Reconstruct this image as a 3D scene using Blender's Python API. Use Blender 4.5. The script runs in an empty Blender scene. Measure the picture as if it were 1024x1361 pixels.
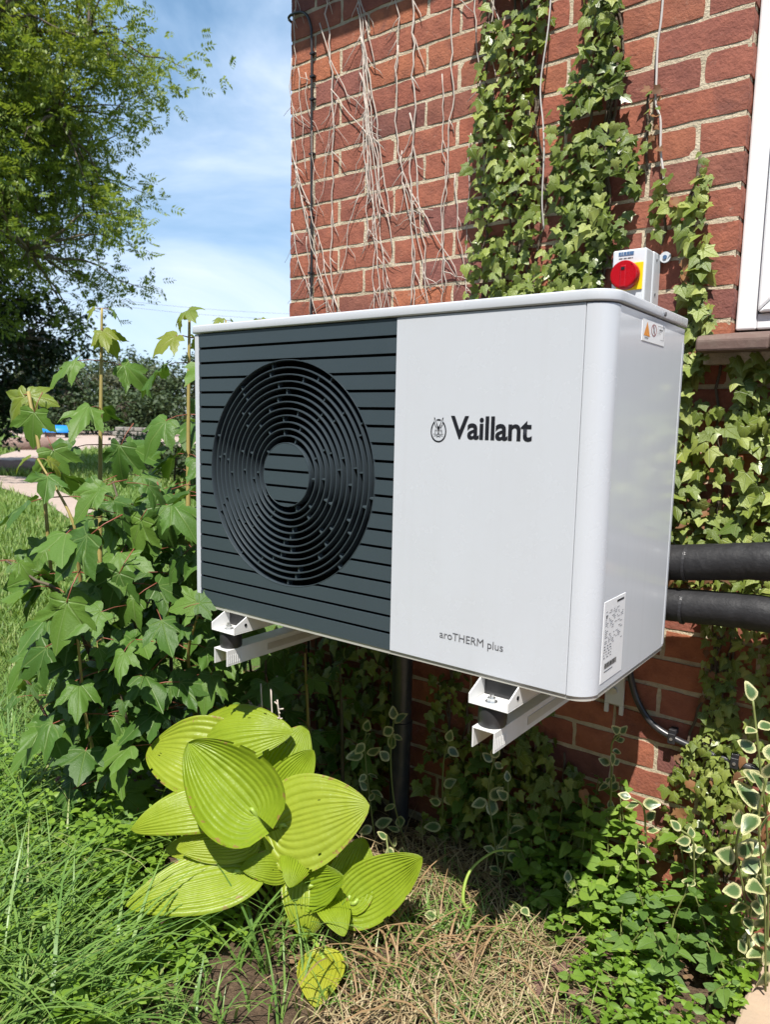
import bpy, bmesh, math, random
import numpy as np
from mathutils import Vector, Matrix, noise as mnoise

random.seed(7)
rng = np.random.default_rng(7)
scene = bpy.context.scene
COL = scene.collection

# ------------------------------------------------------------------ camera
cam_data = bpy.data.cameras.new('camera')
cam = bpy.data.objects.new('camera', cam_data)
COL.objects.link(cam)
CAM = Vector((1.572, -1.2457, 1.2932))
_r = Vector((0.79562125, 0.60541531, 0.02142704))
_u = Vector((-0.09125598, 0.08480969, 0.99220949))
_f = Vector((-0.5988816, 0.7913783, -0.12272416))
m = Matrix((_r, _u, -_f)).transposed().to_4x4()
m.translation = CAM
cam.matrix_world = m
cam_data.sensor_fit = 'VERTICAL'
cam_data.sensor_height = 24.0
cam_data.lens = 980.82 / 1361 * 24.0
cam_data.clip_start = 0.05
cam_data.clip_end = 3000
cam_data.dof.use_dof = True
cam_data.dof.focus_distance = 1.75
cam_data.dof.aperture_fstop = 5.0
scene.camera = cam

# ------------------------------------------------------------------ sky, sun, exposure
SUN = Vector((0.50, -1.0, 1.90)).normalized()
world = bpy.data.worlds.new('World')
scene.world = world
world.use_nodes = True
wn = world.node_tree.nodes
wl = world.node_tree.links
wn.clear()
w_out = wn.new('ShaderNodeOutputWorld')
w_bg = wn.new('ShaderNodeBackground')
w_sky = wn.new('ShaderNodeTexSky')
w_sky.sky_type = 'NISHITA'
w_sky.sun_disc = False
w_sky.sun_elevation = math.asin(SUN.z)
w_sky.sun_rotation = math.atan2(SUN.x, SUN.y)
w_sky.air_density = 1.0
w_sky.dust_density = 0.15
w_sky.ozone_density = 2.2
w_bg.inputs['Strength'].default_value = 0.068
w_tc = wn.new('ShaderNodeTexCoord')
w_map = wn.new('ShaderNodeMapping')
w_map.inputs['Rotation'].default_value = (0.0, math.radians(-14), math.radians(30))
w_map.inputs['Scale'].default_value = (1.6, 2.2, 4.4)
w_n1 = wn.new('ShaderNodeTexNoise')
w_n1.inputs['Scale'].default_value = 1.15
w_n1.inputs['Detail'].default_value = 7
w_n1.inputs['Roughness'].default_value = 0.55
w_n1.inputs['Distortion'].default_value = 0.6
w_rp = wn.new('ShaderNodeValToRGB')
w_rp.color_ramp.elements[0].position = 0.36
w_rp.color_ramp.elements[0].color = (0.30, 0.30, 0.30, 1)
w_rp.color_ramp.elements[1].position = 0.68
w_rp.color_ramp.elements[1].color = (0.80, 0.80, 0.80, 1)
w_mix = wn.new('ShaderNodeMixRGB')
w_mix.inputs['Color2'].default_value = (8.4, 10.7, 14.2, 1)
wl.new(w_tc.outputs['Generated'], w_map.inputs['Vector'])
wl.new(w_map.outputs['Vector'], w_n1.inputs['Vector'])
wl.new(w_n1.outputs['Fac'], w_rp.inputs['Fac'])
wl.new(w_rp.outputs['Color'], w_mix.inputs['Fac'])
w_hs = wn.new('ShaderNodeHueSaturation')
w_hs.inputs['Saturation'].default_value = 1.12
w_hs.inputs['Value'].default_value = 1.10
w_cc = wn.new('ShaderNodeValToRGB')
w_cc.color_ramp.elements[0].position = 0.36
w_cc.color_ramp.elements[0].color = (0.40, 0.68, 1.0, 1)
w_cc.color_ramp.elements[1].position = 0.66
w_cc.color_ramp.elements[1].color = (0.74, 0.84, 1.0, 1)
w_cs = wn.new('ShaderNodeMixRGB')
w_cs.blend_type = 'MULTIPLY'
w_cs.inputs['Fac'].default_value = 1.0
w_cs.inputs['Color2'].default_value = (13.2, 13.2, 13.2, 1)
wl.new(w_n1.outputs['Fac'], w_cc.inputs['Fac'])
wl.new(w_cc.outputs['Color'], w_cs.inputs['Color1'])
wl.new(w_cs.outputs['Color'], w_mix.inputs['Color2'])
wl.new(w_sky.outputs['Color'], w_hs.inputs['Color'])
wl.new(w_hs.outputs['Color'], w_mix.inputs['Color1'])
wl.new(w_mix.outputs['Color'], w_bg.inputs['Color'])
wl.new(w_bg.outputs['Background'], w_out.inputs['Surface'])

sun_data = bpy.data.lights.new('sun', 'SUN')
sun_data.energy = 5.0
sun_data.angle = math.radians(0.53)
sun_data.color = (1.0, 0.95, 0.87)
sun = bpy.data.objects.new('sun', sun_data)
sun.rotation_euler = SUN.to_track_quat('Z', 'Y').to_euler()
sun.location = (3, -5, 8)
COL.objects.link(sun)

scene.view_settings.view_transform = 'Standard'
scene.view_settings.look = 'None'
scene.view_settings.exposure = 0.64
scene.view_settings.gamma = 1.0
scene.view_settings.use_curve_mapping = False
scene.render.engine = 'CYCLES'
scene.cycles.max_bounces = 5
scene.cycles.diffuse_bounces = 2
scene.cycles.glossy_bounces = 3
scene.cycles.transmission_bounces = 4
scene.cycles.transparent_max_bounces = 8

# ------------------------------------------------------------------ helpers
def thing(name, label, cat, loc=(0, 0, 0), group=None):
    o = bpy.data.objects.new(name, None)
    o.empty_display_size = 0.05
    o.location = loc
    COL.objects.link(o)
    o['label'] = label
    o['category'] = cat
    if group:
        o['group'] = group
    return o


def tag(o, label=None, cat=None, group=None, kind=None):
    if label:
        o['label'] = label
    if cat:
        o['category'] = cat
    if group:
        o['group'] = group
    if kind:
        o['kind'] = kind
    return o


class MB:
    """collects faces in world coordinates; build() links one mesh object"""
    def __init__(s):
        s.v = []
        s.f = []
        s.uv = []
        s.r = []

    def add(s, verts, faces, uv=None, rnd=0.5):
        o = len(s.v)
        s.v.extend([tuple(p) for p in verts])
        s.f.extend([tuple(i + o for i in fc) for fc in faces])
        s.uv.extend(uv if uv is not None else [(p[0], p[1], 0) for p in verts])
        s.r.extend([rnd] * len(verts))
        return s

    def box(s, a, b):
        x0, y0, z0 = a
        x1, y1, z1 = b
        s.add([(x0, y0, z0), (x1, y0, z0), (x1, y1, z0), (x0, y1, z0),
               (x0, y0, z1), (x1, y0, z1), (x1, y1, z1), (x0, y1, z1)],
              [(0, 3, 2, 1), (4, 5, 6, 7), (0, 1, 5, 4), (1, 2, 6, 5), (2, 3, 7, 6), (3, 0, 4, 7)])
        return s

    def prism(s, poly, y0, y1, axis='y'):
        """extrude a 2D polygon; axis 'y': poly is (x,z); 'z': (x,y); 'x': (y,z)"""
        n = len(poly)
        if axis == 'y':
            a = [(p[0], y0, p[1]) for p in poly] + [(p[0], y1, p[1]) for p in poly]
        elif axis == 'z':
            a = [(p[0], p[1], y0) for p in poly] + [(p[0], p[1], y1) for p in poly]
        else:
            a = [(y0, p[0], p[1]) for p in poly] + [(y1, p[0], p[1]) for p in poly]
        f = [tuple(range(n)), tuple(range(2 * n - 1, n - 1, -1))]
        f += [(i, (i + 1) % n + 0, (i + 1) % n + n, i + n) for i in range(n)]
        s.add(a, f)
        return s

    def tube(s, pts, rad, n=6, rnd=0.5, cap=True):
        pts = [Vector(p) for p in pts]
        if not hasattr(rad, '__len__'):
            rad = [rad] * len(pts)
        vs = []
        fs = []
        prev = None
        for i, p in enumerate(pts):
            t = (pts[min(i + 1, len(pts) - 1)] - pts[max(i - 1, 0)])
            if t.length < 1e-9:
                t = Vector((0, 0, 1))
            t.normalize()
            if prev is None:
                a = t.orthogonal().normalized()
            else:
                a = prev - t * prev.dot(t)
                a = a.normalized() if a.length > 1e-6 else t.orthogonal().normalized()
            prev = a
            b = t.cross(a)
            for k in range(n):
                an = 2 * math.pi * k / n
                vs.append(p + (a * math.cos(an) + b * math.sin(an)) * rad[i])
        for i in range(len(pts) - 1):
            for k in range(n):
                k2 = (k + 1) % n
                fs.append((i * n + k, i * n + k2, (i + 1) * n + k2, (i + 1) * n + k))
        if cap:
            fs.append(tuple(range(n - 1, -1, -1)))
            fs.append(tuple((len(pts) - 1) * n + k for k in range(n)))
        s.add(vs, fs, rnd=rnd)
        return s

    def build(s, name, mat, parent=None, smooth=False, bevel=0, bseg=2, recalc=True):
        me = bpy.data.meshes.new(name)
        off = Vector(parent.location) if parent else Vector((0, 0, 0))
        if parent and parent.parent:
            off = off + Vector(parent.parent.location)
        me.from_pydata([(p[0] - off.x, p[1] - off.y, p[2] - off.z) for p in s.v], [], s.f)
        a = me.attributes.new('luv', 'FLOAT_VECTOR', 'POINT')
        a.data.foreach_set('vector', np.array(s.uv, dtype=np.float32).ravel())
        a = me.attributes.new('rnd', 'FLOAT', 'POINT')
        a.data.foreach_set('value', np.array(s.r, dtype=np.float32))
        if recalc or bevel:
            bm = bmesh.new()
            bm.from_mesh(me)
            if recalc:
                bmesh.ops.recalc_face_normals(bm, faces=bm.faces)
            if bevel:
                es = [e for e in bm.edges if len(e.link_faces) == 2 and e.calc_face_angle() > 0.5]
                bmesh.ops.bevel(bm, geom=es, offset=bevel, segments=bseg, affect='EDGES', profile=0.5)
            bm.to_mesh(me)
            bm.free()
        if smooth:
            me.shade_smooth()
            if smooth != True:
                me.set_sharp_from_angle(angle=math.radians(smooth))
        me.materials.append(mat)
        o = bpy.data.objects.new(name, me)
        COL.objects.link(o)
        if parent:
            o.parent = parent
        return o


def np_mesh(name, V, F, mat, uv=None, rnd=None, parent=None, smooth=False):
    """triangles only, big meshes"""
    V = np.asarray(V, dtype=np.float32)
    F = np.asarray(F, dtype=np.int32)
    if parent:
        V = V - np.array(parent.location, dtype=np.float32)
    me = bpy.data.meshes.new(name)
    me.vertices.add(len(V))
    me.vertices.foreach_set('co', V.ravel())
    me.loops.add(F.size)
    me.loops.foreach_set('vertex_index', F.ravel())
    me.polygons.add(len(F))
    me.polygons.foreach_set('loop_start', np.arange(0, F.size, 3, dtype=np.int32))
    me.update(calc_edges=True)
    if rnd is not None:
        a = me.attributes.new('rnd', 'FLOAT', 'POINT')
        a.data.foreach_set('value', np.asarray(rnd, dtype=np.float32))
    if uv is not None:
        a = me.attributes.new('luv', 'FLOAT_VECTOR', 'POINT')
        a.data.foreach_set('vector', np.asarray(uv, dtype=np.float32).ravel())
    if smooth:
        me.shade_smooth()
    me.materials.append(mat)
    o = bpy.data.objects.new(name, me)
    COL.objects.link(o)
    if parent:
        o.parent = parent
    return o


def link_mesh(name, me, parent, M):
    """place shared mesh data at world matrix M below parent (parents are unrotated)"""
    o = bpy.data.objects.new(name, me)
    COL.objects.link(o)
    if parent:
        o.parent = parent
        M = Matrix.Translation(-Vector(parent.location)) @ M
    o.matrix_basis = M
    return o


def frame(pos, tip, nrm, scale=1.0, sx=None):
    """matrix: local Y along tip, local Z towards nrm"""
    y = Vector(tip).normalized()
    z = Vector(nrm)
    z = z - y * z.dot(y)
    z = z.normalized() if z.length > 1e-5 else y.orthogonal().normalized()
    x = y.cross(z)
    sx = scale if sx is None else sx
    M = Matrix((x * sx, y * scale, z * scale)).transposed().to_4x4()
    M.translation = Vector(pos)
    return M


def jit(a):
    return Vector((random.uniform(-a, a), random.uniform(-a, a), random.uniform(-a, a)))

# ------------------------------------------------------------------ materials
def new_mat(name):
    mt = bpy.data.materials.new(name)
    mt.use_nodes = True
    nt = mt.node_tree
    b = nt.nodes['Principled BSDF']
    return mt, nt, b


def ramp(nt, stops, interp='LINEAR'):
    r = nt.nodes.new('ShaderNodeValToRGB')
    cr = r.color_ramp
    cr.interpolation = interp
    while len(cr.elements) < len(stops):
        cr.elements.new(0.5)
    for e, (p, c) in zip(cr.elements, stops):
        e.position = p
        e.color = (c[0], c[1], c[2], 1)
    return r


def noise_node(nt, scale, detail=4, rough=0.55, coord='Object', vec=None, dist=0.0):
    n = nt.nodes.new('ShaderNodeTexNoise')
    n.inputs['Scale'].default_value = scale
    n.inputs['Detail'].default_value = detail
    n.inputs['Roughness'].default_value = rough
    n.inputs['Distortion'].default_value = dist
    if vec is None:
        tc = nt.nodes.new('ShaderNodeTexCoord')
        vec = tc.outputs[coord]
    nt.links.new(vec, n.inputs['Vector'])
    return n


def add_bump(nt, b, height, strength=0.3, dist=0.002):
    bp = nt.nodes.new('ShaderNodeBump')
    bp.inputs['Strength'].default_value = strength
    bp.inputs['Distance'].default_value = dist
    nt.links.new(height, bp.inputs['Height'])
    nt.links.new(bp.outputs['Normal'], b.inputs['Normal'])
    return bp


def mixc(nt, fac, c1, c2, mode='MIX'):
    n = nt.nodes.new('ShaderNodeMixRGB')
    n.blend_type = mode
    for key, v in (('Fac', fac), ('Color1', c1), ('Color2', c2)):
        if hasattr(v, 'links'):
            nt.links.new(v, n.inputs[key])
        elif isinstance(v, (int, float)):
            n.inputs[key].default_value = v
        else:
            n.inputs[key].default_value = (v[0], v[1], v[2], 1)
    return n.outputs['Color']


def mathn(nt, op, a, b=None, c=None, clamp=False):
    n = nt.nodes.new('ShaderNodeMath')
    n.operation = op
    n.use_clamp = clamp
    for i, v in enumerate((a, b, c)):
        if v is None:
            continue
        if hasattr(v, 'links'):
            nt.links.new(v, n.inputs[i])
        else:
            n.inputs[i].default_value = v
    return n.outputs[0]


def plain(name, col, rough=0.5, metal=0.0, spec=0.5, bump=None, var=0.06, coat=0.0, dirt=None):
    mt, nt, b = new_mat(name)
    n = noise_node(nt, 7.0, 5)
    c = mixc(nt, n.outputs['Fac'], tuple(x * (1 - var) for x in col), tuple(min(1, x * (1 + var)) for x in col))
    if dirt:
        n2 = noise_node(nt, dirt[0], 7, 0.65)
        rp = ramp(nt, [(0.50, (0, 0, 0)), (0.75, (1, 1, 1))])
        nt.links.new(n2.outputs['Fac'], rp.inputs['Fac'])
        f = mathn(nt, 'MULTIPLY', rp.outputs['Color'], dirt[1])
        c = mixc(nt, f, c, dirt[2])
    nt.links.new(c, b.inputs['Base Color'])
    rn = noise_node(nt, 23.0, 4)
    rr = mathn(nt, 'MULTIPLY_ADD', rn.outputs['Fac'], 0.16, rough - 0.08)
    nt.links.new(rr, b.inputs['Roughness'])
    b.inputs['Metallic'].default_value = metal
    b.inputs['Specular IOR Level'].default_value = spec
    b.inputs['Coat Weight'].default_value = coat
    b.inputs['Coat Roughness'].default_value = 0.12
    if bump:
        bn = noise_node(nt, bump[0], 5, 0.6)
        add_bump(nt, b, bn.outputs['Fac'], bump[1], bump[2])
    return mt


def leaf_mat(name, cols, source='object', rough=0.42, trans=0.30, veins=None, vein_col=None, edge=None,
             spots=None, spec=0.4, bump=None):
    """cols: colour stops picked per leaf; veins: list of angles (deg) radiating from the leaf base"""
    mt, nt, b = new_mat(name)
    if source == 'object':
        oi = nt.nodes.new('ShaderNodeObjectInfo')
        rnd = oi.outputs['Random']
    else:
        at = nt.nodes.new('ShaderNodeAttribute')
        at.attribute_name = 'rnd'
        rnd = at.outputs['Fac']
    k = len(cols)
    rp = ramp(nt, [(i / max(1, k - 1), c) for i, c in enumerate(cols)])
    nt.links.new(rnd, rp.inputs['Fac'])
    c = rp.outputs['Color']
    n = noise_node(nt, 26.0, 4)
    dark = mixc(nt, 1.0, c, (0.68, 0.74, 0.62), 'MULTIPLY')
    c = mixc(nt, n.outputs['Fac'], dark, c)
    luv = nt.nodes.new('ShaderNodeAttribute')
    luv.attribute_name = 'luv'
    sep = nt.nodes.new('ShaderNodeSeparateXYZ')
    nt.links.new(luv.outputs['Vector'], sep.inputs[0])
    ax = mathn(nt, 'ABSOLUTE', sep.outputs['X'])
    if edge:
        en = noise_node(nt, 55.0, 4)
        f = mathn(nt, 'MULTIPLY_ADD', mathn(nt, 'SUBTRACT', en.outputs['Fac'], 0.5), 1.5, sep.outputs['Z'])
        f = mathn(nt, 'ADD', f, 0.125)
        e = mathn(nt, 'GREATER_THAN', f, edge[1])
        c = mixc(nt, e, c, edge[0])
    height = None
    if veins:
        dmin = None
        for an in veins:
            ca, sa = math.cos(math.radians(an)), math.sin(math.radians(an))
            d1 = mathn(nt, 'MULTIPLY', ax, ca)
            d2 = mathn(nt, 'MULTIPLY', sep.outputs['Y'], sa)
            d = mathn(nt, 'ABSOLUTE', mathn(nt, 'SUBTRACT', d1, d2))
            dmin = d if dmin is None else mathn(nt, 'MINIMUM', dmin, d)
        msk = mathn(nt, 'SUBTRACT', 1.0, mathn(nt, 'MULTIPLY', dmin, 42.0), clamp=True)
        c = mixc(nt, mathn(nt, 'MULTIPLY', msk, 0.55), c, vein_col)
        height = mathn(nt, 'SUBTRACT', mathn(nt, 'MULTIPLY', n.outputs['Fac'], 0.7), msk)
    if spots:
        sn = noise_node(nt, spots[0], 3, 0.6)
        srp = ramp(nt, [(spots[2], (0, 0, 0)), (spots[2] + 0.06, (1, 1, 1))])
        nt.links.new(sn.outputs['Fac'], srp.inputs['Fac'])
        c = mixc(nt, mathn(nt, 'MULTIPLY', srp.outputs['Color'], 0.8), c, spots[1])
    nt.links.new(c, b.inputs['Base Color'])
    b.inputs['Roughness'].default_value = rough
    b.inputs['Specular IOR Level'].default_value = spec
    if height is not None:
        add_bump(nt, b, height, 0.5, 0.003)
    elif bump:
        bn = noise_node(nt, bump[0], 3)
        add_bump(nt, b, bn.outputs['Fac'], bump[1], bump[2])
    tr = nt.nodes.new('ShaderNodeBsdfTranslucent')
    tc = mixc(nt, 1.0, c, (1.25, 1.2, 0.55), 'MULTIPLY')
    nt.links.new(tc, tr.inputs['Color'])
    mx = nt.nodes.new('ShaderNodeMixShader')
    mx.inputs['Fac'].default_value = trans
    out = nt.nodes['Material Output']
    nt.links.new(b.outputs[0], mx.inputs[1])
    nt.links.new(tr.outputs[0], mx.inputs[2])
    nt.links.new(mx.outputs[0], out.inputs['Surface'])
    return mt


M = {}
M['white'] = plain('powder_coat_white', (0.535, 0.56, 0.605), 0.26, spec=0.5, var=0.02, bump=(420, 0.05, 0.0004), dirt=(4.5, 0.07, (0.36, 0.34, 0.30)))
M['white_gloss'] = plain('gloss_white_panel', (0.62, 0.645, 0.685), 0.15, spec=0.55, var=0.02)
# faint vertical rain marks on the painted casing
for key in ('white', 'white_gloss'):
    nt = M[key].node_tree
    b = nt.nodes['Principled BSDF']
    src = b.inputs['Base Color'].links[0].from_socket
    geo = nt.nodes.new('ShaderNodeNewGeometry')
    mp = nt.nodes.new('ShaderNodeMapping')
    mp.inputs['Scale'].default_value = (38, 38, 1.3)
    nt.links.new(geo.outputs['Position'], mp.inputs['Vector'])
    sn = noise_node(nt, 1.0, 6, 0.65, vec=mp.outputs['Vector'])
    sr = ramp(nt, [(0.52, (0, 0, 0)), (0.80, (1, 1, 1))])
    nt.links.new(sn.outputs['Fac'], sr.inputs['Fac'])
    c = mixc(nt, mathn(nt, 'MULTIPLY', sr.outputs['Color'], 0.09), src, (0.34, 0.33, 0.30))
    nt.links.new(c, b.inputs['Base Color'])
M['anthracite'] = plain('anthracite_plastic', (0.043, 0.060, 0.072), 0.42, spec=0.5, var=0.05, bump=(600, 0.06, 0.0003))
M['ring'] = plain('anthracite_ring', (0.032, 0.043, 0.052), 0.36, spec=0.5, var=0.05)
M['black'] = plain('black_interior', (0.004, 0.004, 0.005), 0.7, spec=0.1)
M['ink'] = plain('black_ink', (0.012, 0.013, 0.018), 0.5, spec=0.3)
M['grey_ink'] = plain('grey_ink', (0.10, 0.10, 0.11), 0.6)
M['galv'] = plain('galvanised_steel', (0.55, 0.54, 0.50), 0.45, metal=0.35, var=0.12, dirt=(9, 0.25, (0.35, 0.32, 0.25)))
M['bracket'] = plain('white_bracket_paint', (0.68, 0.68, 0.67), 0.40, var=0.03, dirt=(16, 0.25, (0.45, 0.42, 0.36)))
M['rubber'] = plain('black_rubber', (0.028, 0.028, 0.030), 0.45, spec=0.45, bump=(160, 0.15, 0.001))
M['zinc'] = plain('zinc_bolt', (0.62, 0.63, 0.63), 0.3, metal=0.9)
M['foam'] = plain('pipe_insulation', (0.016, 0.016, 0.018), 0.58, spec=0.32, var=0.25, bump=(95, 0.5, 0.003),
                  dirt=(40, 0.25, (0.07, 0.07, 0.075)))
M['conduit'] = plain('dark_conduit', (0.028, 0.029, 0.034), 0.32, spec=0.6, dirt=(20, 0.3, (0.16, 0.14, 0.12)))
M['sticker'] = plain('white_sticker', (0.80, 0.81, 0.83), 0.35, var=0.01)
M['orange'] = plain('orange_print', (0.75, 0.27, 0.02), 0.4)
M['red_print'] = plain('dull_red_print', (0.35, 0.12, 0.12), 0.4)
M['grey_plastic'] = plain('light_grey_plastic', (0.60, 0.63, 0.67), 0.40, var=0.02)
M['yellow'] = plain('yellow_plastic', (0.85, 0.56, 0.01), 0.35, var=0.02)
M['red'] = plain('red_plastic', (0.36, 0.004, 0.010), 0.28, spec=0.5, var=0.05)
M['blue_print'] = plain('blue_print', (0.06, 0.13, 0.26), 0.5)
M['upvc'] = plain('window_white', (0.80, 0.80, 0.82), 0.28, var=0.015, dirt=(14, 0.10, (0.55, 0.52, 0.45)))
M['cable'] = plain('black_cable', (0.02, 0.02, 0.023), 0.45)
M['wire'] = plain('pale_wire', (0.50, 0.47, 0.45), 0.5)
M['dead_stem'] = plain('bleached_ivy_stem', (0.50, 0.44, 0.39), 0.8, var=0.2, bump=(90, 0.5, 0.002), dirt=(35, 0.5, (0.25, 0.18, 0.14)))
M['bark'] = plain('bark', (0.11, 0.085, 0.06), 0.9, var=0.35, bump=(18, 0.8, 0.03))
M['soffit'] = plain('painted_eave', (0.55, 0.54, 0.50), 0.6)
M['tile'] = plain('roof_tile', (0.22, 0.10, 0.07), 0.8, var=0.3, bump=(30, 0.5, 0.01))
M['blue_hull'] = plain('blue_hull', (0.01, 0.20, 0.62), 0.35)
M['stone_grey'] = plain('grey_stone', (0.25, 0.22, 0.20), 0.9, var=0.4, bump=(12, 0.8, 0.03))
M['log'] = plain('log_bark', (0.22, 0.145, 0.12), 0.9, var=0.35, bump=(14, 0.8, 0.03))
M['paving'] = plain('sandstone_slab', (0.40, 0.30, 0.215), 0.85, var=0.18, bump=(60, 0.6, 0.003), dirt=(11, 0.5, (0.33, 0.26, 0.2)))
M['sill'] = plain('sill_tile', (0.13, 0.082, 0.068), 0.75, var=0.3, bump=(55, 0.6, 0.003), dirt=(12, 0.7, (0.20, 0.16, 0.13)))
M['gravel'] = plain('pink_gravel', (0.38, 0.295, 0.245), 0.95, var=0.2, bump=(25, 0.7, 0.02), dirt=(3, 0.35, (0.30, 0.26, 0.2)))

# glass
mt, nt, b = new_mat('window_glass')
b.inputs['Base Color'].default_value = (0.7, 0.8, 0.82, 1)
b.inputs['Roughness'].default_value = 0.02
b.inputs['Transmission Weight'].default_value = 0.85
M['glass'] = mt

# brick: colour picked per brick
mt, nt, b = new_mat('red_brick')
oi = nt.nodes.new('ShaderNodeObjectInfo')
at = nt.nodes.new('ShaderNodeAttribute')
at.attribute_name = 'rnd'
rsum = mathn(nt, 'FRACT', mathn(nt, 'ADD', oi.outputs['Random'], at.outputs['Fac']))
rp = ramp(nt, [(0.0, (0.335, 0.122, 0.080)), (0.20, (0.370, 0.138, 0.088)), (0.38, (0.265, 0.104, 0.080)), (0.50, (0.325, 0.122, 0.084)),
               (0.62, (0.450, 0.170, 0.092)), (0.78, (0.190, 0.086, 0.078)), (0.9, (0.305, 0.122, 0.095)), (1.0, (0.36, 0.126, 0.080))])
nt.links.new(rsum, rp.inputs['Fac'])
DEEP = (0.95, 0.92, 0.90)
tc = nt.nodes.new('ShaderNodeTexCoord')
geo = nt.nodes.new('ShaderNodeNewGeometry')
n1 = noise_node(nt, 19, 7, 0.68, vec=geo.outputs['Position'])
base_c = mixc(nt, 1.0, rp.outputs['Color'], DEEP, 'MULTIPLY')
n2 = noise_node(nt, 130, 4, 0.6, vec=geo.outputs['Position'])
n3 = noise_node(nt, 6.5, 6, 0.7, vec=geo.outputs['Position'], dist=0.8)
n4 = noise_node(nt, 44, 5, 0.75, vec=geo.outputs['Position'], dist=1.5)
c = mixc(nt, mathn(nt, 'MULTIPLY_ADD', n1.outputs['Fac'], 1.5, -0.32, clamp=True), mixc(nt, 1.0, base_c, (0.55, 0.53, 0.60), 'MULTIPLY'),
         mixc(nt, 1.0, base_c, (1.34, 1.32, 1.26), 'MULTIPLY'))
r3 = ramp(nt, [(0.56, (0, 0, 0)), (0.72, (1, 1, 1))])
nt.links.new(n3.outputs['Fac'], r3.inputs['Fac'])
c = mixc(nt, mathn(nt, 'MULTIPLY', r3.outputs['Color'], 0.55), c, (0.13, 0.065, 0.06))
r4 = ramp(nt, [(0.60, (0, 0, 0)), (0.72, (1, 1, 1))])
nt.links.new(n4.outputs['Fac'], r4.inputs['Fac'])
c = mixc(nt, mathn(nt, 'MULTIPLY', r4.outputs['Color'], 0.45), c, (0.42, 0.27, 0.21))
nt.links.new(c, b.inputs['Base Color'])
b.inputs['Roughness'].default_value = 0.88
b.inputs['Specular IOR Level'].default_value = 0.25
h = mathn(nt, 'ADD', mathn(nt, 'MULTIPLY', n2.outputs['Fac'], 0.5), n1.outputs['Fac'])
add_bump(nt, b, h, 0.75, 0.006)
M['brick'] = mt

mt, nt, b = new_mat('lime_mortar')
geo = nt.nodes.new('ShaderNodeNewGeometry')
n1 = noise_node(nt, 14, 6, 0.7, vec=geo.outputs['Position'])
n2 = noise_node(nt, 190, 4, 0.6, vec=geo.outputs['Position'])
rp = ramp(nt, [(0.28, (0.40, 0.335, 0.24)), (0.5, (0.62, 0.53, 0.39)), (0.72, (0.72, 0.635, 0.49))])
nt.links.new(n1.outputs['Fac'], rp.inputs['Fac'])
c = mixc(nt, n2.outputs['Fac'], mixc(nt, 1.0, rp.outputs['Color'], (0.7, 0.7, 0.7), 'MULTIPLY'), rp.outputs['Color'])
nt.links.new(c, b.inputs['Base Color'])
b.inputs['Roughness'].default_value = 0.95
b.inputs['Specular IOR Level'].default_value = 0.15
add_bump(nt, b, mathn(nt, 'ADD', n1.outputs['Fac'], mathn(nt, 'MULTIPLY', n2.outputs['Fac'], 0.5)), 0.9, 0.008)
M['mortar'] = mt

# leaves
M['ivy'] = leaf_mat('ivy_leaf', [(0.105, 0.155, 0.026), (0.195, 0.255, 0.042), (0.290, 0.345, 0.070), (0.375, 0.410, 0.115)],
                    rough=0.34, trans=0.22, veins=[0, 50, 100], vein_col=(0.32, 0.39, 0.18), spec=0.5)
M['ivy_yellow'] = leaf_mat('ivy_leaf_young', [(0.16, 0.22, 0.035), (0.21, 0.27, 0.04), (0.13, 0.2, 0.04)],
                           rough=0.4, trans=0.35, veins=[0, 50, 100], vein_col=(0.3, 0.34, 0.13))
M['ivy_dry'] = leaf_mat('ivy_leaf_dry', [(0.20, 0.085, 0.035), (0.30, 0.14, 0.06), (0.16, 0.075, 0.04)], rough=0.7, trans=0.2)
M['syc'] = leaf_mat('sycamore_leaf', [(0.062, 0.135, 0.024), (0.088, 0.180, 0.030), (0.135, 0.235, 0.040)], rough=0.46, trans=0.28,
                    veins=[0, 43, 92], vein_col=(0.20, 0.29, 0.09), spec=0.32)
M['syc_young'] = leaf_mat('sycamore_leaf_young', [(0.20, 0.27, 0.035), (0.26, 0.30, 0.04), (0.16, 0.25, 0.045)], rough=0.38, trans=0.40,
                          veins=[0, 43, 92], vein_col=(0.34, 0.36, 0.12))
M['syc_stem'] = plain('green_brown_stem', (0.30, 0.24, 0.075), 0.6, var=0.3)
M['syc_wood'] = plain('dark_stem', (0.085, 0.07, 0.04), 0.7, var=0.3)
M['petiole'] = plain('red_petiole', (0.24, 0.075, 0.045), 0.5, var=0.2)
M['hosta'] = leaf_mat('hosta_leaf', [(0.265, 0.370, 0.022), (0.315, 0.410, 0.028), (0.375, 0.440, 0.045)], rough=0.40, trans=0.36,
                      spots=(34, (0.14, 0.09, 0.03), 0.715), spec=0.45, bump=(75, 0.4, 0.004), edge=((0.30, 0.21, 0.06), 1.24))
M['hosta_old'] = leaf_mat('hosta_leaf_old', [(0.42, 0.43, 0.04), (0.48, 0.46, 0.06)], rough=0.4, trans=0.3, spots=(14, (0.30, 0.19, 0.05), 0.62))
M['hosta_stem'] = plain('hosta_stem', (0.26, 0.36, 0.06), 0.4)
M['varieg'] = leaf_mat('variegated_leaf', [(0.060, 0.120, 0.045), (0.090, 0.160, 0.060), (0.12, 0.19, 0.07)], rough=0.35, trans=0.22,
                       edge=((0.56, 0.55, 0.29), 0.88), spec=0.5)
M['weed'] = leaf_mat('weed_leaf', [(0.15, 0.26, 0.035), (0.21, 0.34, 0.045), (0.28, 0.40, 0.065)], rough=0.5, trans=0.32,
                     veins=[0], vein_col=(0.2, 0.3, 0.1))
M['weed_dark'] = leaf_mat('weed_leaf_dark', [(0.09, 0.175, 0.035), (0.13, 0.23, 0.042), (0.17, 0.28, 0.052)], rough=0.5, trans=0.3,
                          veins=[0], vein_col=(0.14, 0.22, 0.08))
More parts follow.
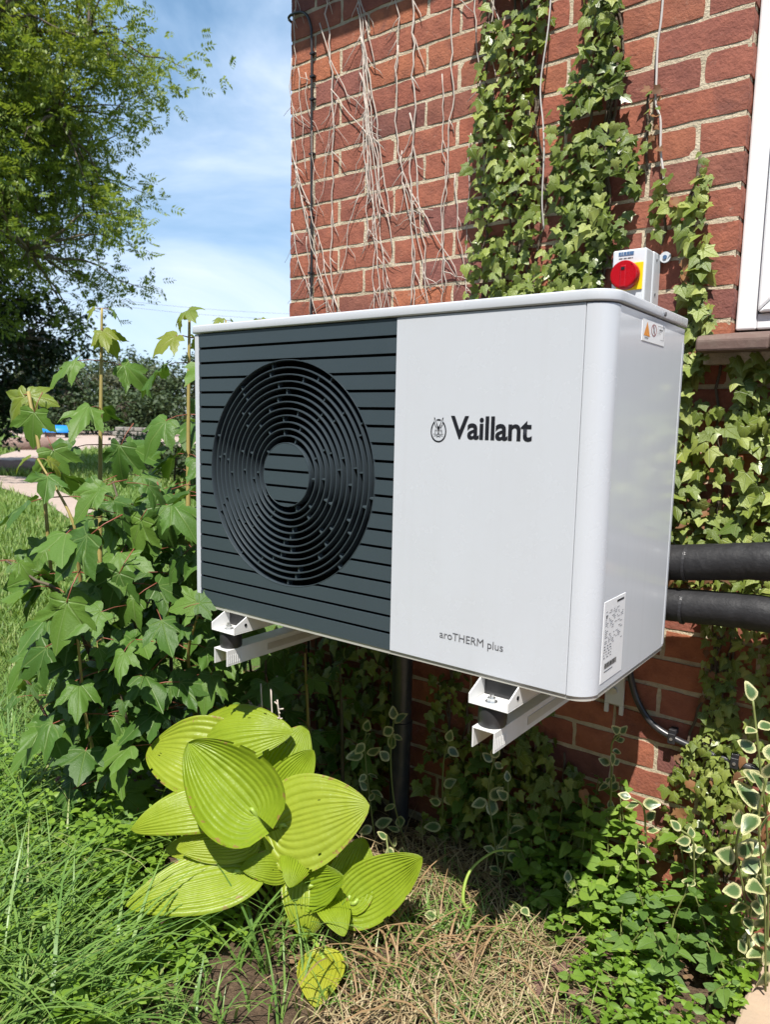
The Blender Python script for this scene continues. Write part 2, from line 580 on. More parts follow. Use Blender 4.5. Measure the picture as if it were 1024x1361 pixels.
M['weed_stem'] = plain('weed_stem', (0.16, 0.19, 0.055), 0.6, var=0.3)
M['cover'] = leaf_mat('ground_cover_leaf', [(0.13, 0.24, 0.026), (0.19, 0.32, 0.034), (0.26, 0.39, 0.05)], 'attr', rough=0.5, trans=0.35)
M['grass'] = leaf_mat('long_grass', [(0.10, 0.20, 0.045), (0.155, 0.275, 0.06), (0.22, 0.34, 0.08), (0.40, 0.39, 0.18)], 'attr', rough=0.4, trans=0.3)
M['lawn'] = leaf_mat('lawn_grass', [(0.11, 0.20, 0.036), (0.175, 0.275, 0.055), (0.25, 0.33, 0.085), (0.40, 0.36, 0.17)], 'attr', rough=0.5, trans=0.3)
M['straw'] = leaf_mat('dry_straw', [(0.22, 0.14, 0.075), (0.38, 0.28, 0.165), (0.52, 0.42, 0.27), (0.33, 0.19, 0.10)], 'attr', rough=0.6, trans=0.15)
M['litter'] = leaf_mat('leaf_litter', [(0.10, 0.06, 0.035), (0.18, 0.10, 0.055), (0.26, 0.16, 0.09)], 'attr', rough=0.8, trans=0.1)
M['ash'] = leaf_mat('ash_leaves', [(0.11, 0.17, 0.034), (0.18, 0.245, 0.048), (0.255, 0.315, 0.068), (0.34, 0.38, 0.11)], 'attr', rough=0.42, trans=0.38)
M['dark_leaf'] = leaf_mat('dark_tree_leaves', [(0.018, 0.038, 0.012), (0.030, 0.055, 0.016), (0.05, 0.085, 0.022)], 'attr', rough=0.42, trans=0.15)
M['far_leaf'] = leaf_mat('far_leaves', [(0.035, 0.058, 0.024), (0.055, 0.085, 0.034), (0.085, 0.115, 0.05)], 'attr', rough=0.6, trans=0.2)
M['far_leaf_grey'] = leaf_mat('far_leaves_grey', [(0.10, 0.105, 0.065), (0.14, 0.145, 0.09), (0.085, 0.10, 0.06)], 'attr', rough=0.6, trans=0.2)

# ground: soil near the wall, turf elsewhere
mt, nt, b = new_mat('soil_and_turf')
geo = nt.nodes.new('ShaderNodeNewGeometry')
sp = nt.nodes.new('ShaderNodeSeparateXYZ')
nt.links.new(geo.outputs['Position'], sp.inputs[0])
n1 = noise_node(nt, 9, 7, 0.7, vec=geo.outputs['Position'])
n2 = noise_node(nt, 70, 5, 0.7, vec=geo.outputs['Position'])
n3 = noise_node(nt, 0.35, 5, 0.6, vec=geo.outputs['Position'])
soil = ramp(nt, [(0.25, (0.045, 0.030, 0.020)), (0.5, (0.11, 0.075, 0.05)), (0.75, (0.24, 0.17, 0.11))])
nt.links.new(mathn(nt, 'MULTIPLY_ADD', n2.outputs['Fac'], 0.6, mathn(nt, 'MULTIPLY', n1.outputs['Fac'], 0.4)), soil.inputs['Fac'])
turf = ramp(nt, [(0.3, (0.060, 0.11, 0.024)), (0.55, (0.10, 0.16, 0.035)), (0.8, (0.17, 0.21, 0.06))])
nt.links.new(mathn(nt, 'MULTIPLY_ADD', n3.outputs['Fac'], 0.5, mathn(nt, 'MULTIPLY', n2.outputs['Fac'], 0.5)), turf.inputs['Fac'])
edge = mathn(nt, 'MULTIPLY_ADD', n1.outputs['Fac'], 1.2, mathn(nt, 'ADD', sp.outputs['X'], 0.55))
f = mathn(nt, 'GREATER_THAN', edge, 0.0)
c = mixc(nt, f, turf.outputs['Color'], soil.outputs['Color'])
nt.links.new(c, b.inputs['Base Color'])
b.inputs['Roughness'].default_value = 0.95
b.inputs['Specular IOR Level'].default_value = 0.1
add_bump(nt, b, mathn(nt, 'ADD', n1.outputs['Fac'], n2.outputs['Fac']), 0.9, 0.02)
M['ground'] = mt

# ------------------------------------------------------------------ ground, path, yard
def ground_h(x, y):
    if abs(x) > 9 or abs(y) > 9:
        return 0.0
    k = max(0.0, 1 - math.hypot(x, y) / 9)
    return k * (0.028 * mnoise.noise(Vector((x * 2.1, y * 2.1, 3))) + 0.012 * mnoise.noise(Vector((x * 8, y * 8, 1))))


def axis_steps(lo, hi, fine_lo, fine_hi, fine):
    a = list(np.arange(fine_lo, fine_hi + 1e-6, fine))
    s = fine
    p = fine_lo
    left = []
    while p > lo:
        s *= 1.35
        p -= s
        left.append(p)
    s = fine
    p = fine_hi
    right = []
    while p < hi:
        s *= 1.35
        p += s
        right.append(p)
    return left[::-1] + a + right


xs = axis_steps(-900, 900, -1.6, 2.2, 0.045)
ys = axis_steps(-900, 900, -1.2, 0.9, 0.045)
V = [(x, y, ground_h(x, y)) for y in ys for x in xs]
nx = len(xs)
F = []
for j in range(len(ys) - 1):
    for i in range(nx - 1):
        a = j * nx + i
        F += [(a, a + 1, a + nx + 1), (a, a + nx + 1, a + nx)]
g = np_mesh('ground', V, F, M['ground'], smooth=True)
g['kind'] = 'structure'


def sheet(name, poly, z, mat):
    bm = bmesh.new()
    vs = [bm.verts.new((p[0], p[1], z)) for p in poly]
    bm.faces.new(vs)
    bmesh.ops.recalc_face_normals(bm, faces=bm.faces)
    me = bpy.data.meshes.new(name)
    bm.to_mesh(me)
    bm.free()
    me.materials.append(mat)
    o = bpy.data.objects.new(name, me)
    COL.objects.link(o)
    o['kind'] = 'structure'
    return o


sheet('path', [(-22, 8.2), (-13.8, 6.0), (-13.2, 6.2), (-11.4, 5.65), (-9.6, 5.05), (-7.4, 4.2), (-7.0, 3.6), (-9.0, 4.35), (-9.8, 4.5),
               (-11.5, 4.85), (-22, 6.6)], 0.012, M['gravel'])
sheet('gravel_yard', [(-60, 28), (-34, 16.8), (-26.5, 13.2), (-19.9, 8.6), (-16.4, 7.2), (-16.0, 7.9), (-17.4, 8.9), (-20.5, 11.0), (-24.2, 14.4), (-23.0, 16.5), (-28.0, 24.0),
                      (-45, 36)], 0.012, M['gravel'])

# ------------------------------------------------------------------ brick wall
WY = 0.64            # wall face
XC = -0.289          # left corner
XR = 1.146           # window reveal
CZ = 0.076           # course height
Z0 = 2.152           # bed joint of course 0
BL = 0.222
JT = 0.0112
wall = thing('brick_wall', 'weathered red brick house wall with sandy mortar joints', 'wall', (0.4, WY, 0))


def brick_mesh(L, seed, h=CZ - JT, d=0.10):
    r = random.Random(seed)
    nxs = max(3, int(L / 0.03))
    nzs = 3
    vs = []
    fs = []
    for j in range(nzs + 1):
        for i in range(nxs + 1):
            x = (i / nxs - 0.5) * L
            z = (j / nzs - 0.5) * h
            ex = i in (0, nxs)
            ez = j in (0, nzs)
            x += r.uniform(-1, 1) * (0.0018 if ex else 0)
            z += r.uniform(-1, 1) * (0.0016 if ez else 0)
            y = 0.0020 if (ex and ez) else (0.0009 if (ex or ez) else 0.0)
            y += r.uniform(-0.0005, 0.0005)
            vs.append((x, y, z))
    n = nxs + 1
    for j in range(nzs):
        for i in range(nxs):
            a = j * n + i
            fs.append((a, a + 1, a + n + 1, a + n))
    loop = [i for i in range(n)] + [j * n + nxs for j in range(1, nzs + 1)] + \
           [nzs * n + i for i in range(nxs - 1, -1, -1)] + [j * n for j in range(nzs - 1, 0, -1)]
    o = len(vs)
    for k in loop:
        p = vs[k]
        vs.append((p[0] * 1.004, 0.005, p[2] * 1.006))
    o2 = len(vs)
    for k in loop:
        p = vs[k]
        vs.append((p[0], d, p[2]))
    m_ = len(loop)
    for i in range(m_):
        i2 = (i + 1) % m_
        fs.append((loop[i2], loop[i], o + i, o + i2))
        fs.append((o + i2, o + i, o2 + i, o2 + i2))
    me = bpy.data.meshes.new('brick')
    me.from_pydata(vs, [], fs)
    me.validate()
    bm = bmesh.new()
    bm.from_mesh(me)
    bmesh.ops.recalc_face_normals(bm, faces=bm.faces)
    bm.to_mesh(me)
    bm.free()
    me.shade_smooth()
    me.set_sharp_from_angle(angle=math.radians(55))
    me.materials.append(M['brick'])
    return me


cache = {}


def get_brick(L, var):
    key = (round(L, 3), var)
    if key not in cache:
        cache[key] = brick_mesh(L, hash(key) & 0xffff)
    return cache[key]


nb = 0
rest = MB()
for j in range(-28, 14):
    z = Z0 + CZ * (j + 0.5)
    start = XC + (0.1075 if j % 2 == 0 else 0.220)
    joints = [XC] + [start + BL * k for k in range(0, 16)]
    xmax = XR if j >= -9 else 3.2
    for a, bb in zip(joints[:-1], joints[1:]):
        if a > xmax - 0.04:
            break
        bb = min(bb, xmax + JT / 2) if bb > xmax - 0.03 else bb
        a2 = a + (JT / 2 if a > XC + 0.01 else 0)
        b2 = bb - JT / 2
        L = b2 - a2
        cx = (a2 + b2) / 2
        if cx < 1.55 and j <= 9:
            o = link_mesh('brick', get_brick(L, random.randrange(6)), wall,
                          Matrix.Translation((cx + random.uniform(-.0012, .0012), WY + random.uniform(-0.0012, 0.0008), z + random.uniform(-.0012, .0012)))
                          @ Matrix.Rotation(random.uniform(-.006, .006), 4, 'Y') @ Matrix.Rotation(random.uniform(-.004, .004), 4, 'Z'))
            nb += 1
        else:
            q0 = len(rest.v)
            rest.box((a2, WY, z - (CZ - JT) / 2), (b2, WY + 0.1, z + (CZ - JT) / 2))
            rest.r[q0:] = [random.random()] * (len(rest.v) - q0)
rb = rest.build('brick_courses_beyond', M['brick'], wall)
rb['kind'] = 'stuff'

# mortar bed: one slab just behind the brick faces, gently uneven
def mortar_grid(x0, x1, z0, z1, step):
    nxm = int((x1 - x0) / step)
    nzm = int((z1 - z0) / step)
    vs = []
    for jj in range(nzm + 1):
        for ii in range(nxm + 1):
            x = x0 + (x1 - x0) * ii / nxm
            z = z0 + (z1 - z0) * jj / nzm
            e = 0.0026 + 0.0010 * mnoise.noise(Vector((x * 16, z * 30, 2))) + 0.0006 * mnoise.noise(Vector((x * 60, z * 60, 5)))
            vs.append((x, WY + e, z))
    fs = []
    n = nxm + 1
    for jj in range(nzm):
        for ii in range(nxm):
            a = jj * n + ii
            fs += [(a, a + 1, a + n + 1), (a, a + n + 1, a + n)]
    return vs, fs


vs1, fs1 = mortar_grid(XC + 0.003, XR - 0.003, 0.0, 3.2, 0.0125)
np_mesh('mortar', vs1, fs1, M['mortar'], parent=wall, smooth=True)
mb = MB()
mb.box((XC + 0.003, WY + 0.012, 0), (XR - 0.003, WY + 0.24, 3.2))
mb.box((XR - 0.003, WY + 0.012, 0), (3.2, WY + 0.24, 1.462))
mb.build('wall_core', M['mortar'], wall)
vs1, fs1 = mortar_grid(XR - 0.003, 2.0, 0.0, 1.462, 0.0125)
np_mesh('mortar', vs1, fs1, M['mortar'], parent=wall, smooth=True)

# sill: clay tiles bedded on the wall, part of the wall
sill = thing('window_sill', 'weathered reddish clay sill below the white window', 'sill', (1.5, 0.6, 1.48))
xa = 1.093
for k in range(6):
    mb = MB()
    x1 = xa + 0.155
    mb.prism([(0.540, 1.464), (0.540, 1.490), (0.552, 1.500), (0.745, 1.528), (0.745, 1.466)], xa + 0.0015, x1 - 0.0015, 'x')
    o = mb.build('tile', M['sill'], sill, bevel=0.005)
    xa = x1
mb = MB().box((1.10, 0.6, 1.440), (2.03, 0.86, 1.465))
mb.build('mortar_bed', M['mortar'], sill)
mb = MB()
mb.box((1.125, 0.652, 1.506), (1.1565, 0.735, 1.536))
# eave above the frame: throws the shade over the top courses
eave = thing('roof_eave', 'overhanging house eave above the brick wall', 'roof', (0.4, 0.5, 3.2))
MB().box((-0.55, 0.30, 3.20), (3.3, 0.90, 3.225)).build('soffit', M['soffit'], eave)
MB().box((-0.55, 0.272, 3.19), (3.3, 0.2995, 3.36)).build('fascia', M['soffit'], eave)
MB().prism([(0.24, 3.36), (0.24, 3.39), (1.6, 4.4), (1.6, 4.37)], -0.6, 3.35, 'x').build('roof_slope', M['tile'], eave)

# ------------------------------------------------------------------ window
win = thing('window', 'white framed window at the right edge of the brick wall', 'window', (1.5, 0.70, 1.53))
FY = 0.672
x0, x1, z0, z1 = 1.1475, 2.06, 1.5225, 2.72
fw = 0.045
MB().box((x0, FY, z0), (x0 + fw, FY + 0.07, z1)).build('frame_stile', M['upvc'], win, bevel=0.004)
MB().box((x1 - fw, FY, z0), (x1, FY + 0.07, z1)).build('frame_stile', M['upvc'], win, bevel=0.004)
MB().box((x0 + fw, FY + 0.001, z0), (x1 - fw, FY + 0.07, z0 + 0.036)).build('frame_rail', M['upvc'], win, bevel=0.004)
MB().box((x0 + fw, FY + 0.001, z1 - fw), (x1 - fw, FY + 0.07, z1)).build('frame_rail', M['upvc'], win, bevel=0.004)
sx0, sx1, sz0, sz1 = x0 + fw + 0.002, x1 - fw - 0.002, z0 + 0.038, z1 - fw - 0.002
sw = 0.052


def mitre(a, bq, c, d, nm, y0=FY - 0.012, y1=FY + 0.05):
    MB().prism([a, bq, c, d], y0, y1, 'y').build(nm, M['upvc'], win, bevel=0.005)


g_ = 0.0008
mitre((sx0, sz0 + g_), (sx0, sz1 - g_), (sx0 + sw, sz1 - sw - g_), (sx0 + sw, sz0 + sw + g_), 'sash_stile')
mitre((sx1, sz0 + g_), (sx1, sz1 - g_), (sx1 - sw, sz1 - sw - g_), (sx1 - sw, sz0 + sw + g_), 'sash_stile')
mitre((sx0 + g_, sz0), (sx1 - g_, sz0), (sx1 - sw - g_, sz0 + sw), (sx0 + sw + g_, sz0 + sw), 'sash_rail')
mitre((sx0 + g_, sz1), (sx1 - g_, sz1), (sx1 - sw - g_, sz1 - sw), (sx0 + sw + g_, sz1 - sw), 'sash_rail')
MB().box((sx0 + sw - 0.004, FY + 0.012, sz0 + sw - 0.004), (sx1 - sw + 0.004, FY + 0.030, sz1 - sw + 0.004)).build('pane', M['glass'], win)
MB().box((x0 + 0.01, FY + 0.25, z0), (x1 - 0.01, FY + 0.27, z1)).build('room_backing', plain('room_dark', (0.12, 0.11, 0.10), 0.9), win)  # dark sheet behind the pane, coloured to stand in for the unlit room

# ------------------------------------------------------------------ heat pump
ZB = 0.80            # underside of the casing
H = 0.7035
ZT = ZB + H
D = 0.436
Wd = 1.10
RC = 0.044           # rounded front right corner
XP = 0.6495          # grille / white panel split
hp = thing('heat_pump', 'white wall mounted heat pump unit with dark round fan grille', 'heat pump', (0.55, 0.2, ZB))


def arc(cx, cy, r, a0, a1, n):
    return [(cx + r * math.cos(math.radians(a0 + (a1 - a0) * i / n)), cy + r * math.sin(math.radians(a0 + (a1 - a0) * i / n))) for i in range(n + 1)]


# lid
lo = 0.0045
lid_poly = [(-lo, -lo), ] + arc(Wd + lo - (RC + lo), -lo + RC + lo, RC + lo, -90, 0, 14) + [(Wd + lo, D + 0.002), (-lo, D + 0.002)]
lid = MB().prism(lid_poly, ZT + 0.0012, ZT + 0.0215, 'z').build('lid', M['white'], hp, smooth=40, bevel=0.0035, bseg=3)
# lid screw on the right side
mb = MB()
mb.tube([(Wd + lo - 0.001, 0.275, ZT + 0.010), (Wd + lo + 0.0025, 0.275, ZT + 0.010)], 0.0045, 10)
mb.build('screw', M['grey_ink'], lid)
# front white panel
MB().box((XP, 0.0, ZB), (Wd - RC - 0.0012, 0.018, ZT)).build('front_panel', M['white'], hp, bevel=0.0012)
# corner trim (quarter round)
po = arc(Wd - RC, RC, RC + 0.0006, -90, 0, 16)
pi_ = arc(Wd - RC, RC, RC - 0.012, 0, -90, 16)
MB().prism(po + pi_, ZB, ZT - 0.001, 'z').build('corner_trim', M['white'], hp, smooth=35, bevel=0.0008, bseg=1)
# right side panel, slightly recessed field
side = MB().box((Wd - 0.016, RC + 0.0012, ZB), (Wd - 0.0005, D, ZT - 0.0008)).build('side_panel', M['white_gloss'], hp, bevel=0.0012)
MB().box((Wd - 0.0016, D - 0.010, ZB + 0.006), (Wd + 0.0004, D - 0.0007, ZT - 0.03)).build('edge_bead', M['white'], side)
# left edge strip, left, back and bottom
MB().box((0.0, 0.0005, ZB), (0.0150, 0.03, ZT)).build('edge_strip', M['white'], hp, bevel=0.0015)
MB().box((0.0, 0.0312, ZB), (0.012, D, ZT)).build('left_panel', M['white'], hp)
MB().box((0.0135, D - 0.012, ZB), (Wd - 0.0175, D - 0.001, ZT)).build('back_panel', M['white'], hp)
bp_ = [(0.004, 0.003), ] + arc(Wd - RC + 0.002, RC, RC - 0.004, -90, 0, 10) + [(Wd - 0.003, D - 0.003), (0.004, D - 0.003)]
MB().prism(bp_, ZB - 0.009, ZB - 0.0006, 'z').build('base_tray', M['galv'], hp)
MB().box((0.0165, 0.034, ZB + 0.001), (XP + 0.01, 0.30, ZT - 0.002)).build('fan_housing', M['black'], hp)
MB().box((XP + 0.012, 0.025, ZB + 0.001), (Wd - 0.05, D - 0.014, ZT - 0.002)).build('inner_case', M['black'], hp)

# grille: slats broken by the round fan opening
FX, FZ, FR, FI = 0.331, 1.161, 0.2665, 0.0765
GX0, GX1 = 0.0162, XP - 0.0008
NS = 19
pitch = H / NS
gap = 0.0064
for k in range(NS):
    za = ZB + k * pitch + (gap / 2 if k else 0)
    zb = ZB + (k + 1) * pitch - (gap / 2 if k < NS - 1 else 0.001)
    mb = MB()
    zz = [za + (zb - za) * i / 8 for i in range(9)]

    def half(z, R):
        q = R * R - (z - FZ) ** 2
        return math.sqrt(q) if q > 0 else 0.0
    crosses = any(half(z, FR) > 0 for z in zz)
    if not crosses:
        mb.prism([(GX0, za), (GX1, za), (GX1, zb), (GX0, zb)], 0.0012, 0.008, 'y')
    else:
        hits = [z for z in zz if half(z, FR) > 0]
        if True:
            left = [(GX0, za), (FX - half(za, FR), za)] + [(FX - half(z, FR), z) for z in zz[1:-1]] + [(FX - half(zb, FR), zb), (GX0, zb)]
            right = [(GX1, za), (FX + half(za, FR), za)] + [(FX + half(z, FR), z) for z in zz[1:-1]] + [(FX + half(zb, FR), zb), (GX1, zb)]
            mb.prism(left, 0.0012, 0.008, 'y')
            MB().prism(right, 0.0012, 0.008, 'y').build('slat', M['anthracite'], hp)
        if any(half(z, FI) > 0 for z in zz):
            zi = [z for z in [za + (zb - za) * i / 16 for i in range(17)] if half(z, FI) > 1e-4]
            if len(zi) > 2:
                disc = [(FX - half(z, FI), z) for z in zi] + [(FX + half(z, FI), z) for z in reversed(zi)]
                MB().prism(disc, 0.0012, 0.007, 'y').build('hub_slat', M['anthracite'], hp)
    mb.build('slat', M['anthracite'], hp)
# backing sheet behind the slat gaps, with the round opening
seg = 96
mb = MB()
vs = []
for i in range(seg):
    an = 2 * math.pi * i / seg
    ca, sa = math.cos(an), math.sin(an)
    t = min(((GX1 - FX) / ca if ca > 1e-6 else ((GX0 - FX) / ca if ca < -1e-6 else 9)),
            ((ZT - 0.002 - FZ) / sa if sa > 1e-6 else ((ZB + 0.001 - FZ) / sa if sa < -1e-6 else 9)))
    vs.append((FX + FR * ca, 0.0095, FZ + FR * sa))
    vs.append((FX + t * ca, 0.0095, FZ + t * sa))
fs = [(2 * i, 2 * i + 1, (2 * i + 3) % (2 * seg), (2 * i + 2) % (2 * seg)) for i in range(seg)]
mb.add(vs, fs)
vs = [(FX + (FI - 0.001) * math.cos(2 * math.pi * i / 48), 0.0085, FZ + (FI - 0.001) * math.sin(2 * math.pi * i / 48)) for i in range(48)]
mb.add(vs, [tuple(range(48))])
mb.build('grille_backing', M['black'], hp)


def ring(r0, r1, y0, y1, n=96):
    mb = MB()
    vs = []
    for i in range(n):
        an = 2 * math.pi * i / n
        ca, sa = math.cos(an), math.sin(an)
        rm = 0.0012
        for (r, y) in ((r0, y1), (r0, y0 + rm), (r0 + rm * 0.6, y0), (r1 - rm * 0.6, y0), (r1, y0 + rm), (r1, y1)):
            vs.append((FX + r * ca, y, FZ + r * sa))
    fs = []
    for i in range(n):
        a = i * 6
        c = ((i + 1) % n) * 6
        for q in range(6):
            q2 = (q + 1) % 6
            fs.append((a + q, a + q2, c + q2, c + q))
    mb.add(vs, fs)
    return mb


NR = 11
pr_ = (FR - FI) / (NR + 1)
for k in range(NR + 2):
    r = FI + pr_ * k
    if k == 0:
        ring(r - 0.0025, r, 0.0008, 0.026).build('grille_ring', M['ring'], hp, smooth=50)
    elif k == NR + 1:
        ring(r, r + 0.0025, 0.0008, 0.026).build('grille_ring', M['ring'], hp, smooth=50)
    else:
        dish = 0.0035
        ring(r - 0.0018, r + 0.0018, dish, 0.030).build('grille_ring', M['ring'], hp, smooth=50)
mb = MB()
rs = random.Random(3)
for k in range(NR + 1):
    ra = FI + pr_ * k + 0.0015
    rb_ = FI + pr_ * (k + 1) - 0.0015
    cnt = 5 + k // 2
    for q in range(cnt):
        an = 2 * math.pi * (q / cnt) + k * 0.55 + rs.uniform(-0.12, 0.12)
        ca, sa = math.cos(an), math.sin(an)
        tx, tz = -sa * 0.0017, ca * 0.0017
        base = [(FX + ra * ca - tx, FZ + ra * sa - tz), (FX + rb_ * ca - tx, FZ + rb_ * sa - tz),
                (FX + rb_ * ca + tx, FZ + rb_ * sa + tz), (FX + ra * ca + tx, FZ + ra * sa + tz)]
        mb.prism(base, 0.0075, 0.022, 'y')
st = mb.build('ring_spokes', M['anthracite'], hp)
st['kind'] = 'stuff'
# fan deep inside
mb = MB()
for q in range(3):
    a0 = q * 2 * math.pi / 3
    vs = []
    for i in range(9):
        for jx in range(2):
            rr = 0.05 + 0.19 * i / 8
            an = a0 + 0.35 * (i / 8) + (0.75 if jx else 0)
            vs.append((FX + rr * math.cos(an), 0.0285 + (0.005 if jx else 0.0), FZ + rr * math.sin(an)))
    mb.add(vs, [(2 * i, 2 * i + 1, 2 * i + 3, 2 * i + 2) for i in range(8)])
mb.build('fan', M['black'], hp)


def text_mesh(body, width, x, z, y, mat, name, parent, bold=0.0, axis='front', spacing=1.0, height=None):
    cu = bpy.data.curves.new('t', 'FONT')
    cu.body = body
    cu.size = 1.0
    cu.offset = bold
    cu.space_character = spacing
    cu.extrude = 0.0
    cu.resolution_u = 4
    to = bpy.data.objects.new('t', cu)
    COL.objects.link(to)
    dg = bpy.context.evaluated_depsgraph_get()
    me = bpy.data.meshes.new_from_object(to.evaluated_get(dg))
    bpy.data.objects.remove(to)
    co = np.array([v.co[:] for v in me.vertices])
    mn, mx = co.min(0), co.max(0)
    sx = width / (mx[0] - mn[0])
    sz = sx if height is None else height / (mx[1] - mn[1])
    off = Vector(parent.location) + (Vector(parent.parent.location) if parent.parent else Vector((0, 0, 0)))
    for v in me.vertices:
        lx = (v.co.x - mn[0]) * sx
        lz = (v.co.y) * sz
        if axis == 'front':
            p = Vector((x + lx, y, z + lz))
        else:
            p = Vector((x, y + lx, z + lz))
        v.co = p - off
    me.name = name
    me.materials.clear()
    me.materials.append(mat)
    o = bpy.data.objects.new(name, me)
    COL.objects.link(o)
    o.parent = parent
    return o


text_mesh('Vaillant', 0.176, 0.788, 1.2625, -0.0007, M['ink'], 'lettering', hp, bold=0.022, spacing=0.96)
text_mesh('aroTHERM plus', 0.146, 0.7775, 0.8545, -0.0007, M['grey_ink'], 'lettering', hp)
# emblem: long-eared head in an egg shaped ring
mb = MB()
ex, ez = 0.7595, 1.2760


def egg(t, a, b_):
    k = 1.0 - 0.08 * math.sin(t)
    return (ex + a * k * math.cos(t), ez + b_ * math.sin(t))


vs = []
n = 40
gaps = []
for i in range(n):
    t = 2 * math.pi * i / n
    o1 = egg(t, 0.0185, 0.0230)
    i1 = egg(t, 0.0158, 0.0204)
    vs += [(o1[0], -0.0007, o1[1]), (i1[0], -0.0007, i1[1])]
fs = []
for i in range(n):
    t = 360 * i / n
    if 52 <= t < 70 or 108 <= t < 126:
        continue
    fs.append((2 * i, 2 * i + 1, (2 * i + 3) % (2 * n), (2 * i + 2) % (2 * n)))
mb.add(vs, fs)


def flat(poly):
    mb.add([(ex + p[0] * 0.001, -0.0007, ez + p[1] * 0.001) for p in poly], [tuple(range(len(poly)))])


for s in (-1, 1):
    flat([(s * 1.5, 9), (s * 5.0, 16), (s * 9.2, 25.5), (s * 11.2, 26.5), (s * 10.6, 20), (s * 10.0, 20.5), (s * 9.4, 24), (s * 6.0, 16), (s * 3.0, 7)])
    flat([(s * 10.6, 20), (s * 8.2, 12), (s * 4.0, 5.5), (s * 5.0, 4.0), (s * 9.4, 11.5), (s * 11.2, 18)])
    flat([(s * 3.6, 0.5), (s * 5.2, 3.2), (s * 6.2, 0.2), (s * 5.0, -2.6)])
    flat([(s * 7.2, 4), (s * 8.0, -1), (s * 6.6, -6.5), (s * 7.4, -6.5), (s * 9.0, -1)])
    flat([(s * 2.2, -7.5), (s * 12.0, -6.2), (s * 12.0, -6.9), (s * 2.2, -8.3)])
    flat([(s * 2.2, -9.0), (s * 11.0, -10.6), (s * 11.0, -11.3), (s * 2.2, -9.8)])
    flat([(0, -10), (s * 4.2, -12.4), (s * 4.0, -13.4), (0, -11.2)])
flat([(-3.8, 8.5), (3.8, 8.5), (2.2, 3), (0.9, -3), (2.0, -6.5), (0, -9), (-2.0, -6.5), (-0.9, -3), (-2.2, 3)])
mb.build('hare_emblem', M['ink'], hp, recalc=False)

# side warning label
SX = Wd + 0.0004
lab = MB().box((Wd - 0.002, 0.146, 1.4005), (SX, 0.283, 1.4755)).build('warning_label', M['sticker'], hp)


def on_side(poly, name, mat, e=0.0004, parent=lab):
    q = MB()
    q.add([(SX + e, p[0], p[1]) for p in poly], [tuple(range(len(poly)))])
    return q.build(name, mat, parent, recalc=False)


on_side([(0.154, 1.419), (0.191, 1.419), (0.1725, 1.468)], 'warning_triangle', M['orange'])
q = MB()
n = 28
vs = []
for i in range(n):
    t = 2 * math.pi * i / n
    vs += [(SX + 0.0004, 0.214 + 0.0165 * math.cos(t), 1.446 + 0.0215 * math.sin(t)), (SX + 0.0004, 0.214 + 0.0135 * math.cos(t), 1.446 + 0.0180 * math.sin(t))]
q.add(vs, [(2 * i, 2 * i + 1, (2 * i + 3) % (2 * n), (2 * i + 2) % (2 * n)) for i in range(n)])
q.add([(SX + 0.0004, 0.2055, 1.461), (SX + 0.0004, 0.2085, 1.463), (SX + 0.0004, 0.2235, 1.431), (SX + 0.0004, 0.2205, 1.429)], [(0, 1, 2, 3)])
q.build('prohibition_ring', M['red_print'], lab, recalc=False)
q = MB()
q.add([(SX + 0.0005, 0.212, 1.437), (SX + 0.0005, 0.216, 1.437), (SX + 0.0005, 0.2155, 1.457), (SX + 0.0005, 0.2125, 1.457)], [(0, 1, 2, 3)])
for zz, ya, yb in ((1.455, 0.247, 0.270), (1.452, 0.247, 0.266)):
    q.add([(SX + 0.0005, ya, zz), (SX + 0.0005, yb, zz), (SX + 0.0005, yb, zz + 0.002), (SX + 0.0005, ya, zz + 0.002)], [(0, 1, 2, 3)])
q.build('label_print', M['ink'], lab, recalc=False)
q = MB()
for (ya, za, yb, zb) in ((0.238, 1.466, 0.277, 1.4672), (0.2765, 1.420, 0.2777, 1.466), (0.255, 1.419, 0.277, 1.4202), (0.242, 1.446, 0.262, 1.447), (0.242, 1.440, 0.258, 1.441),
                         (0.160, 1.411, 0.182, 1.414), (0.238, 1.430, 0.2388, 1.466)):
    q.add([(SX + 0.0005, ya, za), (SX + 0.0005, yb, za), (SX + 0.0005, yb, zb), (SX + 0.0005, ya, zb)], [(0, 1, 2, 3)])
q.build('label_print', M['grey_ink'], lab, recalc=False)

# rating plate low on the side
RP0, RP1, RZ0, RZ1 = 0.052, 0.147, 0.822, 0.995
rate = MB().box((Wd - 0.002, RP0, RZ0), (SX, RP1, RZ1)).build('rating_label', M['sticker'], hp)
q = MB()
rs = random.Random(11)


def srect(q, ya, za, yb, zb):
    q.add([(SX + 0.0005, ya, za), (SX + 0.0005, yb, za), (SX + 0.0005, yb, zb), (SX + 0.0005, ya, zb)], [(0, 1, 2, 3)])


zz = 0.972
while zz > 0.90:
    ya = RP0 + 0.007
    while ya < RP1 - 0.012:
        wd = rs.uniform(0.003, 0.014)
        if rs.random() < 0.62:
            srect(q, ya, zz, min(ya + wd, RP1 - 0.008), zz + 0.0011)
        ya += wd + rs.uniform(0.002, 0.012)
    zz -= 0.0042
zz = 0.898
while zz > 0.872:
    ya = RP0 + 0.006
    while ya < RP0 + 0.04:
        wd = rs.uniform(0.003, 0.008)
        srect(q, ya, zz, ya + wd, zz + 0.0016)
        ya += wd + rs.uniform(0.003, 0.008)
    zz -= 0.006
q.build('label_print', M['grey_ink'], rate, recalc=False)
q = MB()
ya = RP0 + 0.012
while ya < RP0 + 0.066:
    wd = rs.choice((0.0006, 0.0012, 0.002))
    srect(q, ya, 0.850, ya + wd, 0.8615)
    ya += wd + rs.choice((0.0007, 0.0012))
srect(q, RP1 - 0.040, 0.984, RP1 - 0.008, 0.988)
